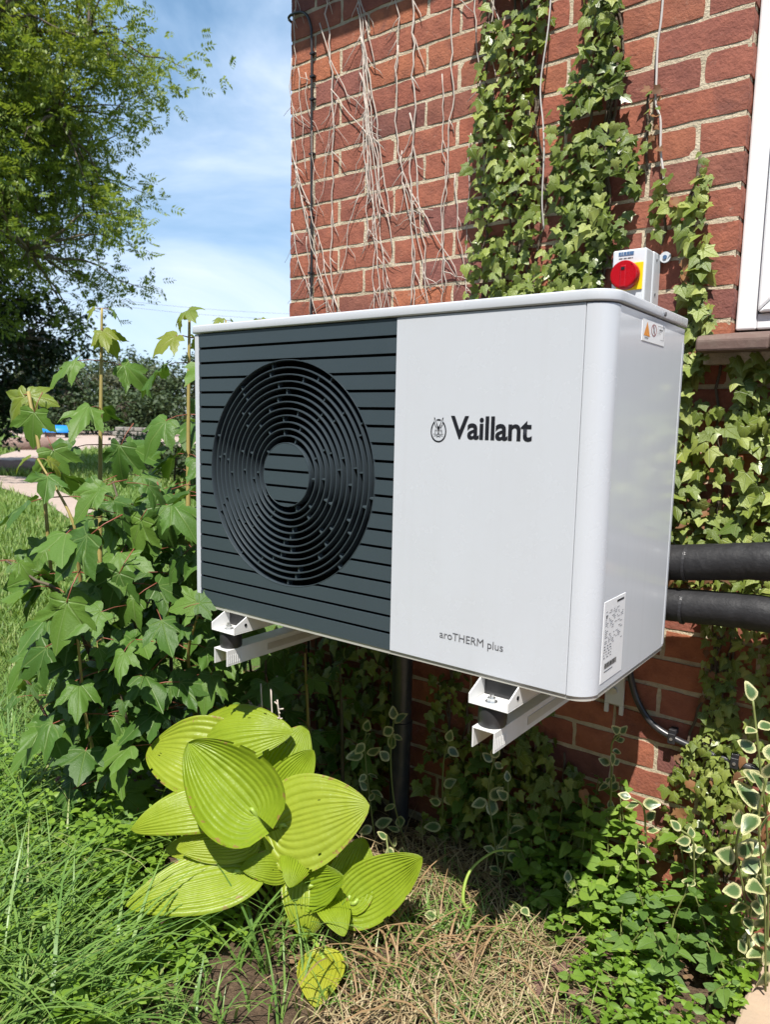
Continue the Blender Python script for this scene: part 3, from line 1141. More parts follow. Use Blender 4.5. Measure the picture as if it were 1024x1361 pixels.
srect(q, RP0 + 0.010, 0.958, RP0 + 0.014, 0.966)
srect(q, RP0 + 0.012, 0.843, RP0 + 0.05, 0.8445)
q.build('barcode', M['ink'], rate, recalc=False)['kind'] = 'stuff'

def refit(root, old, new):
    """fit a label and its print from one (y, z) rectangle on the side panel to another"""
    for o in [root] + list(root.children):
        off = Vector(hp.location)
        for v in o.data.vertices:
            y_, z_ = v.co.y + off.y, v.co.z + off.z
            v.co.y = new[0] + (y_ - old[0]) * (new[1] - new[0]) / (old[1] - old[0]) - off.y
            v.co.z = new[2] + (z_ - old[2]) * (new[3] - new[2]) / (old[3] - old[2]) - off.z


refit(lab, (0.146, 0.283, 1.4005, 1.4755), (0.160, 0.295, 1.453, 1.493))
refit(rate, (RP0, RP1, RZ0, RZ1), (0.050, 0.160, 0.817, 0.972))

# ------------------------------------------------------------------ mounting brackets
def bracket(cx, label):
    t = thing('mounting_bracket', label, 'bracket', (cx, 0.3, 0.66), group='brackets carrying the heat pump')
    # rail: inverted U channel
    zr = 0.706
    w = 0.025
    th = 0.003
    prof = [(cx - w, zr - 0.042), (cx - w + th, zr - 0.042), (cx - w + th, zr - th), (cx + w - th, zr - th), (cx + w - th, zr - 0.042), (cx + w, zr - 0.042), (cx + w, zr), (cx - w, zr)]
    rail = MB().prism(prof, -0.040, 0.630, 'y').build('rail', M['bracket'], t, bevel=0.0007, bseg=1)
    # embossed long slot on the rail flank
    q = MB()
    for (ya, yb) in ((0.10, 0.30), (0.36, 0.56)):
        q.box((cx + w, ya, zr - 0.030), (cx + w + 0.0012, yb, zr - 0.012))
    q.build('slot_plate', M['galv'], rail)
    # notched front flank
    q = MB()
    for i in range(7):
        q.box((cx + w - 0.0004, -0.034 + i * 0.007, zr - 0.036), (cx + w + 0.0008, -0.034 + i * 0.007 + 0.0022, zr - 0.014))
    q.build('rib', M['bracket'], rail)
    # rubber buffer
    q = MB()
    q.tube([(cx, -0.005, zr + 0.0005), (cx, -0.005, zr + 0.004), (cx, -0.005, zr + 0.038), (cx, -0.005, zr + 0.0435)], [0.0265, 0.0285, 0.0285, 0.0265], 28)
    q.build('rubber_buffer', M['rubber'], t, smooth=45)
    # foot: folded tray below the casing, open to the front with sloping cheeks
    zf = zr + 0.044
    xl, xr = cx - 0.037, cx + 0.050
    ft = MB()
    ft.box((xl, -0.038, zf), (xr, 0.40, zf + 0.003))
    foot = ft.build('foot_tray', M['bracket'], t, bevel=0.0008, bseg=1)
    for xx in (xl, xr - 0.003):
        MB().prism([(-0.038, zf + 0.0032), (0.40, zf + 0.0032), (0.40, 0.7905), (0.004, 0.7905), (-0.038, zf + 0.020)], xx, xx + 0.003, 'x').build('cheek', M['bracket'], foot, bevel=0.0006, bseg=1)
    MB().box((xl + 0.0035, 0.020, zf + 0.0035), (xr - 0.0035, 0.40, 0.7900)).build('foot_insert', M['rubber'], foot)
    for xx in (xl - 0.0006, xr + 0.0006):
        q = MB()
        q.tube([(xx - 0.0006, 0.0, zf + 0.020), (xx + 0.0006, 0.0, zf + 0.020)], 0.0042, 10)
        q.build('hole', M['black'], foot)
    # bolt and washer
    q = MB()
    q.tube([(cx, -0.012, zf + 0.003), (cx, -0.012, zf + 0.0052)], 0.0125, 20)
    q.tube([(cx, -0.012, zf + 0.0052), (cx, -0.012, zf + 0.0125)], 0.0088, 6)
    q.tube([(cx, -0.012, zf + 0.0125), (cx, -0.012, zf + 0.019)], 0.0045, 10)
    q.build('bolt', M['zinc'], t, smooth=35)
    # upright on the wall with a keyhole end
    up = MB().box((cx - 0.004, 0.626, 0.56), (cx + 0.046, 0.634, 1.35)).build('wall_upright', M['bracket'], t, bevel=0.001, bseg=1)
    for xx in (cx - 0.004, cx + 0.036):
        MB().box((xx, 0.6262, 0.535), (xx + 0.010, 0.6338, 0.5595)).build('upright_leg', M['bracket'], up)
    q = MB()
    q.tube([(cx + 0.021, 0.6262, 0.598), (cx + 0.021, 0.620, 0.598)], 0.009, 6)
    q.build('wall_bolt', M['zinc'], up)
    return t


bracket(0.142, 'white bracket and black rubber buffer under the fan end of the unit')
bracket(0.909, 'white bracket and black rubber buffer under the plain white end')

# rear eye at the back of the unit
q = MB()
pts = [(1.04, 0.50, 0.805)] + [(1.04 + 0.0, 0.50 + 0.026 * math.sin(t), 0.79 - 0.026 * math.cos(t) + 0.004) for t in np.linspace(-1.3, 1.3, 9)] + [(1.04, 0.545, 0.805)]

# ------------------------------------------------------------------ pipes, cables
def smooth_path(ctrl, n=8):
    P = [Vector(p) for p in ctrl]
    P = [P[0] * 2 - P[1]] + P + [P[-1] * 2 - P[-2]]
    out = []
    for i in range(1, len(P) - 2):
        for k in range(n):
            t = k / n
            a, b_, c_, d_ = P[i - 1], P[i], P[i + 1], P[i + 2]
            out.append(0.5 * ((2 * b_) + (c_ - a) * t + (2 * a - 5 * b_ + 4 * c_ - d_) * t * t + (-a + 3 * b_ - 3 * c_ + d_) * t ** 3))
    out.append(P[-2])
    return out


def wobble_tube(ctrl, r, name, label, cat, mat, n=28, amp=0.0):
    pts = smooth_path(ctrl, 10)
    rad = [r * (1 + amp * mnoise.noise(Vector((i * 0.35, r * 50, 1)))) for i in range(len(pts))]
    q = MB()
    q.tube(pts, rad, n)
    o = q.build(name, mat, smooth=60)
    return tag(o, label, cat)


wobble_tube([(0.93, 0.425, 0.975), (1.00, 0.465, 0.978), (1.09, 0.478, 0.985), (1.20, 0.478, 1.001), (1.30, 0.478, 1.014), (1.5, 0.478, 1.018), (2.1, 0.478, 1.01), (2.8, 0.478, 1.0)],
            0.0405, 'insulated_pipe', 'upper black foam insulated pipe leaving the unit', 'pipe', M['foam'], amp=0.03)
wobble_tube([(0.93, 0.425, 0.880), (1.00, 0.465, 0.884), (1.09, 0.478, 0.888), (1.20, 0.478, 0.896), (1.30, 0.478, 0.900), (1.5, 0.478, 0.892), (2.1, 0.478, 0.87), (2.8, 0.478, 0.86)],
            0.0385, 'insulated_pipe', 'lower black foam insulated pipe sagging to the right', 'pipe', M['foam'], amp=0.04)
for nm, zz in (('upper', 0.985), ('lower', 0.888)):
    po_ = [o for o in bpy.data.objects if o.name.startswith('insulated_pipe') and nm in o.get('label', '')][0]
    for xt in (1.125, 1.36):
        q = MB()
        zc = (zz if xt < 1.2 else (1.0155 if nm == 'upper' else 0.898)) + (0.004 if xt < 1.2 and nm == 'upper' else 0)
        rr_ = 0.0425 if nm == 'upper' else 0.0405
        q.tube([(xt, 0.478, zc), (xt + 0.006, 0.478, zc)], rr_, 28)
        q.build('cable_tie', M['cable'], po_)
cond = wobble_tube([(0.955, 0.55, 0.84), (0.965, 0.60, 0.72), (0.975, 0.618, 0.640), (0.995, 0.622, 0.584), (1.033, 0.622, 0.538), (1.085, 0.622, 0.515), (1.165, 0.622, 0.500), (1.284, 0.622, 0.492), (1.5, 0.622, 0.485), (2.2, 0.622, 0.48)],
                   0.0085, 'conduit', 'dark flexible cable conduit curving down the wall beneath the pipes', 'conduit', M['conduit'], n=14)
for (x, z) in ((1.087, 0.516), (1.235, 0.497)):
    q = MB()
    q.box((x - 0.009, 0.606, z - 0.013), (x + 0.009, 0.6115, z + 0.013))
    q.box((x - 0.009, 0.6117, z + 0.010), (x + 0.009, 0.637, z + 0.022))
    q.build('clip', M['cable'], cond, bevel=0.001, bseg=1)
    q = MB()
    q.tube([(x, 0.6055, z), (x, 0.6035, z)], 0.004, 8)
    q.build('clip_screw', M['zinc'], cond)

q = MB()
q.tube([(0.283, 0.565, -0.05), (0.283, 0.565, 0.79)], 0.032, 24)
q.tube([(0.283, 0.565, 0.30), (0.283, 0.565, 0.36)], 0.0365, 24)
dp = tag(q.build('drain_pipe', M['conduit'], smooth=50), 'black vertical drain pipe in the shade under the unit', 'pipe')

cab = MB()
cab.tube(smooth_path([(-0.300, 0.70, 2.600), (-0.300, 0.640, 2.610), (-0.270, 0.632, 2.615), (-0.222, 0.632, 2.603), (-0.196, 0.632, 2.565), (-0.188, 0.632, 2.50), (-0.186, 0.632, 2.2),
                      (-0.182, 0.632, 1.9), (-0.180, 0.632, 1.6), (-0.180, 0.632, 0.2)], 8), 0.0042, 8)
cable = tag(cab.build('wall_cable', M['cable'], smooth=60), 'black cable running down the wall corner past dead stems', 'cable')
for z in (2.47, 2.40, 2.33, 2.16, 1.96, 1.78):
    q = MB()
    q.box((-0.1925, 0.6265, z - 0.003), (-0.174, 0.640, z + 0.003))
    q.build('cable_clip', M['cable'], cable)
q = MB()
q.tube(smooth_path([(0.945, 0.628, 2.75), (0.943, 0.628, 2.30), (0.937, 0.629, 2.2), (0.939, 0.628, 2.12), (0.942, 0.627, 2.06), (0.955, 0.628, 2.02), (0.960, 0.628, 1.95), (0.972, 0.628, 1.88), (0.972, 0.63, 1.80)], 8), 0.0028, 8)
tag(q.build('dry_vine_stem', M['wire'], smooth=True), 'single pale bare vine stem hanging right of the leafy ivy', 'vine')

# ------------------------------------------------------------------ isolator switch
iso = thing('isolator_switch', 'grey isolator box with red rotary knob on yellow plate', 'switch', (0.93, 0.58, 1.55))
ix0, ix1, iz0, iz1 = 0.8925, 0.975, 1.545, 1.708
MB().box((ix0, 0.585, iz0), (ix1, 0.638, iz1)).build('back_box', M['grey_plastic'], iso, bevel=0.004)
MB().box((ix0 + 0.001, 0.533, iz0 + 0.001), (ix1 - 0.001, 0.5835, iz1 - 0.001)).build('cover', M['grey_plastic'], iso, bevel=0.004)
for z in (1.69, 1.61, 1.565):
    q = MB()
    q.tube([(ix1 - 0.001, 0.606, z), (ix1 + 0.0012, 0.606, z)], 0.0035, 8)
    q.build('screw', M['grey_ink'], iso)
q = MB()
q.tube([(ix1 + 0.012, 0.628, 1.7), (ix1 + 0.012, 0.636, 1.7)], 0.013, 20)
lug = q.build('fixing_lug', M['grey_plastic'], iso, smooth=40)
q = MB()
q.tube([(ix1 + 0.012, 0.6255, 1.7), (ix1 + 0.012, 0.628, 1.7)], 0.005, 10)
q.build('lug_screw', M['blue_print'], lug)
MB().box((0.9060, 0.5295, 1.6120), (0.9685, 0.5327, 1.6745)).build('yellow_plate', M['yellow'], iso, bevel=0.0008, bseg=1)
kx, kz = 0.9315, 1.6450
q = MB()
q.tube([(kx, 0.5290, kz), (kx, 0.5265, kz), (kx, 0.508, kz), (kx, 0.5045, kz), (kx, 0.5040, kz), (kx, 0.5160, kz), (kx, 0.5190, kz)], [0.0300, 0.0325, 0.0325, 0.0302, 0.0280, 0.0225, 0.0170], 40)
knob = q.build('knob', M['red'], iso, smooth=35)
MB().prism([(kx - 0.0075, kz - 0.0295), (kx + 0.0075, kz - 0.0295), (kx + 0.0065, kz + 0.021), (kx - 0.0065, kz + 0.021)], 0.5010, 0.5200, 'y').build('knob_grip', M['red'], knob, bevel=0.003, bseg=3)
MB().box((kx - 0.004, 0.4998, kz + 0.010), (kx + 0.004, 0.5012, kz + 0.016)).build('knob_slot', M['ink'], knob)
q = MB()
for (xa, xb) in ((0.908, 0.9135), (0.9145, 0.9185), (0.9200, 0.9265), (0.9275, 0.9335), (0.9340, 0.9440)):
    q.add([(xa, 0.5322, 1.6950), (xb, 0.5322, 1.6950), (xb, 0.5322, 1.7015), (xa, 0.5322, 1.7015)], [(0, 1, 2, 3)])
q.add([(0.908, 0.5323, 1.6925), (0.944, 0.5323, 1.6925), (0.944, 0.5323, 1.6942), (0.908, 0.5323, 1.6942)], [(0, 1, 2, 3)])
q.build('maker_print', M['blue_print'], iso, recalc=False)
q = MB()
for (xa, xb) in ((0.909, 0.918), (0.9205, 0.928), (0.930, 0.938), (0.9395, 0.9425)):
    q.add([(xa, 0.5324, 1.6855), (xb, 0.5324, 1.6855), (xb, 0.5324, 1.688), (xa, 0.5324, 1.688)], [(0, 1, 2, 3)])
q.build('small_print', M['grey_ink'], iso, recalc=False)

# ------------------------------------------------------------------ paving edge, bottom right
pv = thing('paving_edge', 'pale sandstone paving edge at the lower right corner', 'paving', (1.7, 0.2, 0))
y = -1.6
while y < 0.60:
    MB().box((1.322, y, -0.05), (1.78, min(y + 0.44, 0.615), 0.035 + random.uniform(-.003, .003))).build('slab', M['paving'], pv, bevel=0.008)
    y += 0.446

# ------------------------------------------------------------------ leaf templates
def fan_leaf(outline, center, cx, droop, cup, mats, petiole=None, ring=True, fold=0.0, wav=0.0, seed=0):
    """outline: right half (x>=0) from base to tip in leaf units; returns mesh data (Y to tip, Z up)"""
    r = random.Random(seed)
    right = outline
    left = [(-x, y) for x, y in reversed(outline[1:-1])]
    loop = right + left
    n = len(loop)
    zz = lambda x, y: -cup * x * x - droop * y * y + fold * abs(x) + wav * math.sin(x * 9 + y * 5 + seed)
    vs = []
    uv = []
    fs = []
    vs.append((0, center, zz(0, center)))
    uv.append((0, center, 0))
    if ring:
        for (x, y) in loop:
            px, py = x * 0.55, center + (y - center) * 0.55
            vs.append((px, py, zz(px, py)))
            uv.append((px, py, 0.55))
    o = len(vs)
    for (x, y) in loop:
        jx, jy = x + r.uniform(-.018, .018), y + r.uniform(-.018, .018)
        vs.append((jx, jy, zz(jx, jy) + r.uniform(-.015, .015)))
        uv.append((jx, jy, 1.0))
    if ring:
        for i in range(n):
            i2 = (i + 1) % n
            fs.append((0, 1 + i, 1 + i2))
            fs.append((1 + i, o + i, o + i2, 1 + i2))
    else:
        for i in range(n):
            fs.append((0, o + i, o + (i + 1) % n))
    nleaf = len(fs)
    if petiole:
        mb = MB()
        mb.tube([(0, 0.01, -0.005), (0, petiole[0] * 0.5, petiole[1] * 0.35), (0, petiole[0], petiole[1])], [petiole[2], petiole[2], petiole[2] * 1.3], 5)
        k = len(vs)
        vs += [tuple(p) for p in mb.v]
        uv += [(0.3, 0.1, 0)] * len(mb.v)
        fs += [tuple(i + k for i in f) for f in mb.f]
    me = bpy.data.meshes.new('leaf')
    me.from_pydata(vs, [], fs)
    a = me.attributes.new('luv', 'FLOAT_VECTOR', 'POINT')
    a.data.foreach_set('vector', np.array(uv, dtype=np.float32).ravel())
    for mt_ in mats:
        me.materials.append(mt_)
    if petiole:
        mi = np.zeros(len(fs), dtype=np.int32)
        mi[nleaf:] = 1
        me.polygons.foreach_set('material_index', mi)
    me.shade_smooth()
    return me


IVY = [(0, 0), (0.15, -0.15), (0.36, -0.09), (0.37, 0.11), (0.55, 0.33), (0.27, 0.42), (0.17, 0.66), (0, 0.95)]
IVY2 = [(0, 0), (0.18, -0.12), (0.38, 0.0), (0.36, 0.16), (0.44, 0.30), (0.26, 0.46), (0.13, 0.72), (0, 0.98)]
SYC = [(0, 0), (0.09, -0.09), (0.22, -0.15), (0.33, -0.14), (0.43, -0.08), (0.39, 0.03), (0.40, 0.10), (0.50, 0.15), (0.56, 0.25), (0.63, 0.30), (0.66, 0.42), (0.72, 0.50),
       (0.58, 0.48), (0.47, 0.50), (0.38, 0.44), (0.27, 0.43), (0.30, 0.54), (0.27, 0.63), (0.26, 0.74), (0.16, 0.82), (0.09, 0.93), (0, 1.05)]
OVATE = [(0, 0), (0.16, 0.03), (0.30, 0.14), (0.33, 0.24), (0.37, 0.31), (0.35, 0.42), (0.33, 0.50), (0.27, 0.60), (0.24, 0.70), (0.15, 0.82), (0.10, 0.90), (0, 1.02)]
ELLIP = [(0, 0), (0.13, 0.06), (0.27, 0.20), (0.34, 0.40), (0.31, 0.58), (0.20, 0.80), (0.09, 0.93), (0, 1.0)]

ivy_meshes = [fan_leaf(o, 0.22, 0, d, c, [M['ivy']], ring=True, fold=f, seed=i) for i, (o, d, c, f) in enumerate(
    ((IVY, 0.25, 0.55, 0.0), (IVY, -0.15, 0.3, 0.25), (IVY2, 0.35, 0.8, 0.1), (IVY2, 0.10, -0.45, 0.0), (IVY, 0.5, 0.4, -0.1), (IVY2, -0.2, 0.9, 0.2), (IVY, 0.1, 1.0, 0.0)))]
ivy_y_meshes = [fan_leaf(o, 0.22, 0, d, c, [M['ivy_yellow']], ring=True, fold=f, seed=i + 9) for i, (o, d, c, f) in enumerate(
    ((IVY, 0.15, 0.35, 0.0), (IVY2, -0.10, 0.1, 0.15)))]
ivy_d_meshes = [fan_leaf(IVY2, 0.22, 0, 0.5, 0.9, [M['ivy_dry']], ring=False, seed=31), fan_leaf(IVY, 0.22, 0, -0.4, -0.9, [M['ivy_dry']], ring=False, seed=32)]
syc_meshes = [fan_leaf(SYC, 0.12, 0, d, c, [M['syc'], M['petiole']], (-0.62, -0.30, 0.012), wav=w, fold=f, seed=i + 50) for i, (d, c, w, f) in enumerate(
    ((0.18, 0.12, 0.03, 0.05), (0.42, 0.45, 0.055, 0.0), (0.05, 0.50, 0.04, 0.18), (0.35, -0.15, 0.06, 0.08), (0.62, 0.45, 0.04, 0.0), (0.28, 0.7, 0.05, 0.1), (-0.12, 0.35, 0.06, 0.0), (0.5, 0.1, 0.07, -0.12)))]
syc_y_meshes = [fan_leaf(SYC, 0.12, 0, d, c, [M['syc_young'], M['petiole']], (-0.42, -0.25, 0.018), wav=0.05, fold=f, seed=i + 60) for i, (d, c, f) in enumerate(
    ((0.45, 0.3, 0.05), (0.25, 0.6, 0.0), (0.6, 0.15, 0.1)))]
weed_meshes = {}
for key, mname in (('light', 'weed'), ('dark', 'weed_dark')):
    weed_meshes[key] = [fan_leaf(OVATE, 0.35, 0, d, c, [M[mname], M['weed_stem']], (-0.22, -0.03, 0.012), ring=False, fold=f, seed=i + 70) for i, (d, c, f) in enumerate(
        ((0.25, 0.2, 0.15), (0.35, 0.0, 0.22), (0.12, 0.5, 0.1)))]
var_meshes = [fan_leaf(ELLIP, 0.45, 0, d, c, [M['varieg'], M['weed_stem']], (-0.12, -0.02, 0.010), ring=True, fold=f, seed=i + 80) for i, (d, c, f) in enumerate(
    ((0.15, 0.2, 0.2), (0.30, 0.0, 0.3), (-0.05, 0.5, 0.12)))]


def scatter(tv, tf, tuv, pos, tip, nrm, size, rnd):
    """vectorised copies of a small triangle template; returns V, F, uv, rnd"""
    tv = np.asarray(tv, float)
    tf = np.asarray(tf, int)
    y = tip / np.linalg.norm(tip, axis=1, keepdims=True)
    z = nrm - y * (nrm * y).sum(1, keepdims=True)
    z /= np.maximum(np.linalg.norm(z, axis=1, keepdims=True), 1e-6)
    x = np.cross(y, z)
    n = len(pos)
    k = len(tv)
    s = np.asarray(size).reshape(-1, 1, 1)
    Vv = pos[:, None, :] + s * (x[:, None, :] * tv[None, :, 0:1] + y[:, None, :] * tv[None, :, 1:2] + z[:, None, :] * tv[None, :, 2:3])
    Fv = tf[None, :, :] + (np.arange(n) * k)[:, None, None]
    U = np.repeat(np.asarray(tuv, float)[None], n, 0)
    return Vv.reshape(-1, 3), Fv.reshape(-1, 3), U.reshape(-1, 3), np.repeat(rnd, k)


OV_T = [(0, 0, 0), (0.26, 0.35, 0.05), (0.20, 0.7, 0.03), (0, 1, -0.10), (-0.20, 0.7, 0.03), (-0.26, 0.35, 0.05), (0, 0.5, -0.02)]
OV_F = [(0, 1, 6), (1, 2, 6), (2, 3, 6), (3, 4, 6), (4, 5, 6), (5, 0, 6)]
IV_T = [(0, 0.2, 0)] + [(x, y, -0.25 * x * x) for x, y in IVY] + [(-x, y, -0.25 * x * x) for x, y in reversed(IVY[1:-1])]
IV_F = [(0, 1 + i, 1 + (i + 1) % 14) for i in range(14)]


def rand_unit(n):
    v = rng.normal(size=(n, 3))
    return v / np.linalg.norm(v, axis=1, keepdims=True)


# ------------------------------------------------------------------ ivy on the wall
def in_poly(x, z, poly):
    c = False
    j = len(poly) - 1
    for i in range(len(poly)):
        if (poly[i][1] > z) != (poly[j][1] > z) and x < (poly[j][0] - poly[i][0]) * (z - poly[i][1]) / (poly[j][1] - poly[i][1]) + poly[i][0]:
            c = not c
        j = i
    return c


def sample_poly(poly, n, mind, r):
    xs_ = [p[0] for p in poly]
    zs_ = [p[1] for p in poly]
    out = []
    tries = 0
    while len(out) < n and tries < n * 60:
        tries += 1
        x = r.uniform(min(xs_), max(xs_))
        z = r.uniform(min(zs_), max(zs_))
        if not in_poly(x, z, poly):
            continue
        if any((x - a) ** 2 + (z - b_) ** 2 < mind * mind for a, b_ in out[-160:]):
            continue
        out.append((x, z))
    return out


def ivy_patch(label, poly, n_front, n_back, size, depth, seed, yellow=0.15, dry=0.0, stems=6, mind=0.011, gaps=0.0, group='living ivy on the wall'):
    r = random.Random(seed)
    cx = sum(p[0] for p in poly) / len(poly)
    cz = min(p[1] for p in poly)
    t = thing('ivy', label, 'ivy', (cx, WY, cz), group=group)
    z_lo, z_hi = cz, max(p[1] for p in poly)
    q = MB()
    for k in range(stems):
        x, z = sample_poly(poly, 1, 0, r)[0]
        pts = []
        zc = z_lo - 0.02
        while zc < z_hi:
            xs_ok = in_poly(x, zc, poly)
            pts.append((x, WY - r.uniform(0.006, 0.016), zc))
            x += r.uniform(-0.012, 0.012) + (0 if xs_ok else (cx - x) * 0.25)
            zc += 0.035
        if len(pts) > 2:
            q.tube(pts, [0.0035] * len(pts), 5)
    if q.v:
        q.build('stem', M['bark'], t, smooth=True)

    def hole(x, z):
        return gaps and mnoise.noise(Vector((x * 11, z * 9, seed))) > 0.42 - gaps
    pts = [p for p in sample_poly(poly, n_front, mind, r) if not hole(*p)]
    for (x, z) in pts:
        tip = Vector((r.gauss(0, 0.55), r.gauss(-0.25, 0.3), -1 + r.uniform(0, 0.5)))
        nr = Vector((r.gauss(0.2, 0.4), -1.0, 0.75 + r.gauss(0, 0.5)))
        s = r.uniform(*size) * (1.0 if r.random() > 0.28 else r.uniform(0.45, 0.8))
        dpt = r.uniform(0.45, 1.0) * depth
        u = r.random()
        if u < dry:
            me = r.choice(ivy_d_meshes)
        elif u < dry + yellow + (0.2 if x > cx + 0.06 else 0):
            me = r.choice(ivy_y_meshes)
        else:
            me = r.choice(ivy_meshes)
        link_mesh('leaf', me, t, frame((x, WY - dpt, z), tip, nr, s, s * r.uniform(0.78, 1.15)))
    if n_back:
        bp = [p for p in sample_poly(poly, n_back, 0.004, r) if not hole(*p)]
        n = len(bp)
        P = np.array([(x, WY - r.uniform(0.1, 0.6) * depth, z) for x, z in bp])
        T = np.array([(r.gauss(0, 0.6), r.gauss(-0.2, 0.3), -1 + r.uniform(0, 0.6)) for _ in bp])
        N = np.array([(r.gauss(0, 0.5), -1.0, 0.3 + r.gauss(0, 0.5)) for _ in bp])
        Vv, Fv, Uv, Rv = scatter(IV_T, IV_F, IV_T, P, T, N, np.array([r.uniform(*size) * 0.9 for _ in bp]), rng.random(n))
        o = np_mesh('inner_leaves', Vv, Fv, M['ivy'], Uv, Rv, parent=t)
        o['kind'] = 'stuff'
    return t


ivy_patch('broad ivy curtain left of the bare strip of brick', [(0.452, 2.75), (0.660, 2.75), (0.657, 2.30), (0.634, 2.20), (0.624, 2.09), (0.655, 1.93), (0.670, 1.84), (0.715, 1.70), (0.725, 1.52),
                                                  (0.44, 1.52), (0.465, 1.80), (0.456, 2.052), (0.468, 2.30)], 300, 700, (0.025, 0.041), 0.08, 5, yellow=0.12, mind=0.0125, gaps=0.03)
ivy_patch('ivy curtain directly left of the red knob switch', [(0.776, 2.75), (0.828, 2.75), (0.846, 2.30), (0.860, 2.20), (0.874, 2.08), (0.908, 1.98), (0.918, 1.87), (0.898, 1.76), (0.845, 1.72),
                                                  (0.825, 1.62), (0.835, 1.52), (0.715, 1.52), (0.712, 1.76), (0.704, 1.911), (0.694, 2.06), (0.722, 2.16), (0.768, 2.24)], 300, 640, (0.024, 0.041), 0.08, 6, yellow=0.25, mind=0.0125, gaps=0.03)
ivy_patch('thin ivy strand climbing beside the white window frame', [(1.055, 1.93), (1.072, 1.93), (1.078, 1.86), (1.078, 1.78), (1.095, 1.68), (1.085, 1.62), (1.115, 1.54), (1.095, 1.42),
                                                     (1.03, 1.42), (1.035, 1.60), (1.040, 1.70), (1.030, 1.80), (1.050, 1.86)], 95, 50, (0.024, 0.050), 0.05, 7, yellow=0.12, dry=0.06, stems=2, mind=0.012)
ivy_patch('small sprig of ivy hanging right of the switch box', [(0.965, 1.90), (0.985, 1.90), (0.99, 1.84), (1.04, 1.81), (1.035, 1.77), (0.99, 1.79), (0.965, 1.75), (0.955, 1.80)], 26, 0, (0.024, 0.042), 0.035, 8,
          yellow=0.5, dry=0.15, stems=1, mind=0.012)
ivy_patch('few withered ivy leaves at the edge of the green curtain', [(0.925, 2.10), (0.955, 2.10), (0.955, 1.95), (0.925, 1.93)], 14, 0, (0.02, 0.034), 0.03, 18, yellow=0.35, dry=0.45, stems=1, mind=0.012)
ivy_patch('dense dark ivy mass on the wall below the sill', [(1.03, 1.465), (1.45, 1.462), (1.55, 1.02), (1.045, 1.02)], 300, 330, (0.028, 0.052), 0.060, 9, yellow=0.06, dry=0.0, mind=0.0145, gaps=0.05)
ivy_patch('brown and green ivy leaves just above the upper pipe', [(1.035, 1.14), (1.14, 1.10), (1.16, 0.92), (1.03, 0.90)], 80, 60, (0.018, 0.034), 0.05, 10, yellow=0.25, dry=0.50, mind=0.009, stems=5)
ivy_patch('short ivy tufts in the gap between the two pipes', [(1.15, 1.05), (1.32, 1.05), (1.28, 0.90), (1.12, 0.89)], 60, 40, (0.02, 0.04), 0.045, 13, yellow=0.3, dry=0.1, mind=0.013, gaps=0.1)
ivy_patch('shaded ivy column on the wall beneath the pipes', [(1.135, 0.86), (1.215, 0.86), (1.225, 0.68), (1.255, 0.50), (1.27, 0.40), (1.10, 0.38), (1.10, 0.48), (1.16, 0.56), (1.145, 0.70)], 150, 120, (0.018, 0.034), 0.04, 11,
          yellow=0.1, dry=0.08, mind=0.010)
ivy_patch('low ivy beneath the curved conduit at right', [(1.08, 0.47), (1.28, 0.46), (1.40, 0.40), (1.40, 0.20), (1.08, 0.22)], 120, 120, (0.02, 0.036), 0.06, 12, yellow=0.1, dry=0.08, mind=0.012)

ivy_patch('shaded creeping ivy at the foot of the wall behind the dry grass', [(0.36, 0.30), (0.55, 0.24), (0.70, 0.40), (0.90, 0.34), (0.90, 0.02), (0.34, 0.02)], 160, 160, (0.03, 0.05), 0.10, 15, yellow=0.0, dry=0.05, mind=0.016, gaps=0.12)
ivy_patch('patchy shaded ivy on the wall right of the conduit', [(1.22, 0.84), (1.50, 0.84), (1.50, 0.45), (1.27, 0.47)], 150, 120, (0.02, 0.038), 0.045, 16, yellow=0.08, dry=0.08, mind=0.012, gaps=0.08)
ivy_patch('dim ivy trailing on the wall between pipe foot and bracket', [(0.36, 0.70), (0.44, 0.72), (0.50, 0.40), (0.62, 0.36), (0.66, 0.62), (0.74, 0.60), (0.80, 0.30), (0.36, 0.25)], 130, 110, (0.022, 0.042), 0.06, 17, yellow=0.0, dry=0.05, mind=0.014, gaps=0.10)
ivy_patch('dark shaded ivy on the wall below the fan', [(-0.25, 0.75), (0.22, 0.72), (0.24, 0.30), (0.20, 0.02), (-0.25, 0.02)], 220, 260, (0.035, 0.06), 0.10, 14, yellow=0.0, mind=0.016, gaps=0.06)

# pale bare ivy stems on the left of the wall
dead = thing('dead_ivy', 'bleached bare ivy stems clinging to the left of the wall', 'ivy', (0, WY, 1.6))
r = random.Random(42)


def strand(x, z_top, z_bot, rad, drift=0.0, wig=0.010, branches=3):
    pts = []
    z = z_top
    xx = x
    while z > z_bot:
        pts.append((xx, WY - 0.006 - r.uniform(0, 0.008), z))
        xx += drift * 0.03 + r.gauss(0, wig * 0.42)
        z -= 0.03
    if len(pts) < 3:
        return
    q = MB()
    n = len(pts)
    q.tube(pts, [rad * 0.72 * (1.0 - 0.35 * i / n) for i in range(n)], 6)
    for b_ in range(branches):
        i = r.randrange(1, n - 1)
        p = Vector(pts[i])
        sgn = r.choice((-1, 1))
        bp = [tuple(p)]
        d = Vector((sgn * r.uniform(0.2, 1.0), 0, -r.uniform(0.3, 1.6))).normalized()
        for k in range(r.randrange(2, 6)):
            p = p + d * 0.022 + Vector((r.gauss(0, 0.003), 0, r.gauss(0, 0.003)))
            p.y = WY - r.uniform(0.003, 0.012)
            bp.append(tuple(p))
        q.tube(bp, [rad * 0.46 * (1 - 0.6 * k / len(bp)) for k in range(len(bp))], 5)
    q.build('stem', M['dead_stem'], dead, smooth=True)


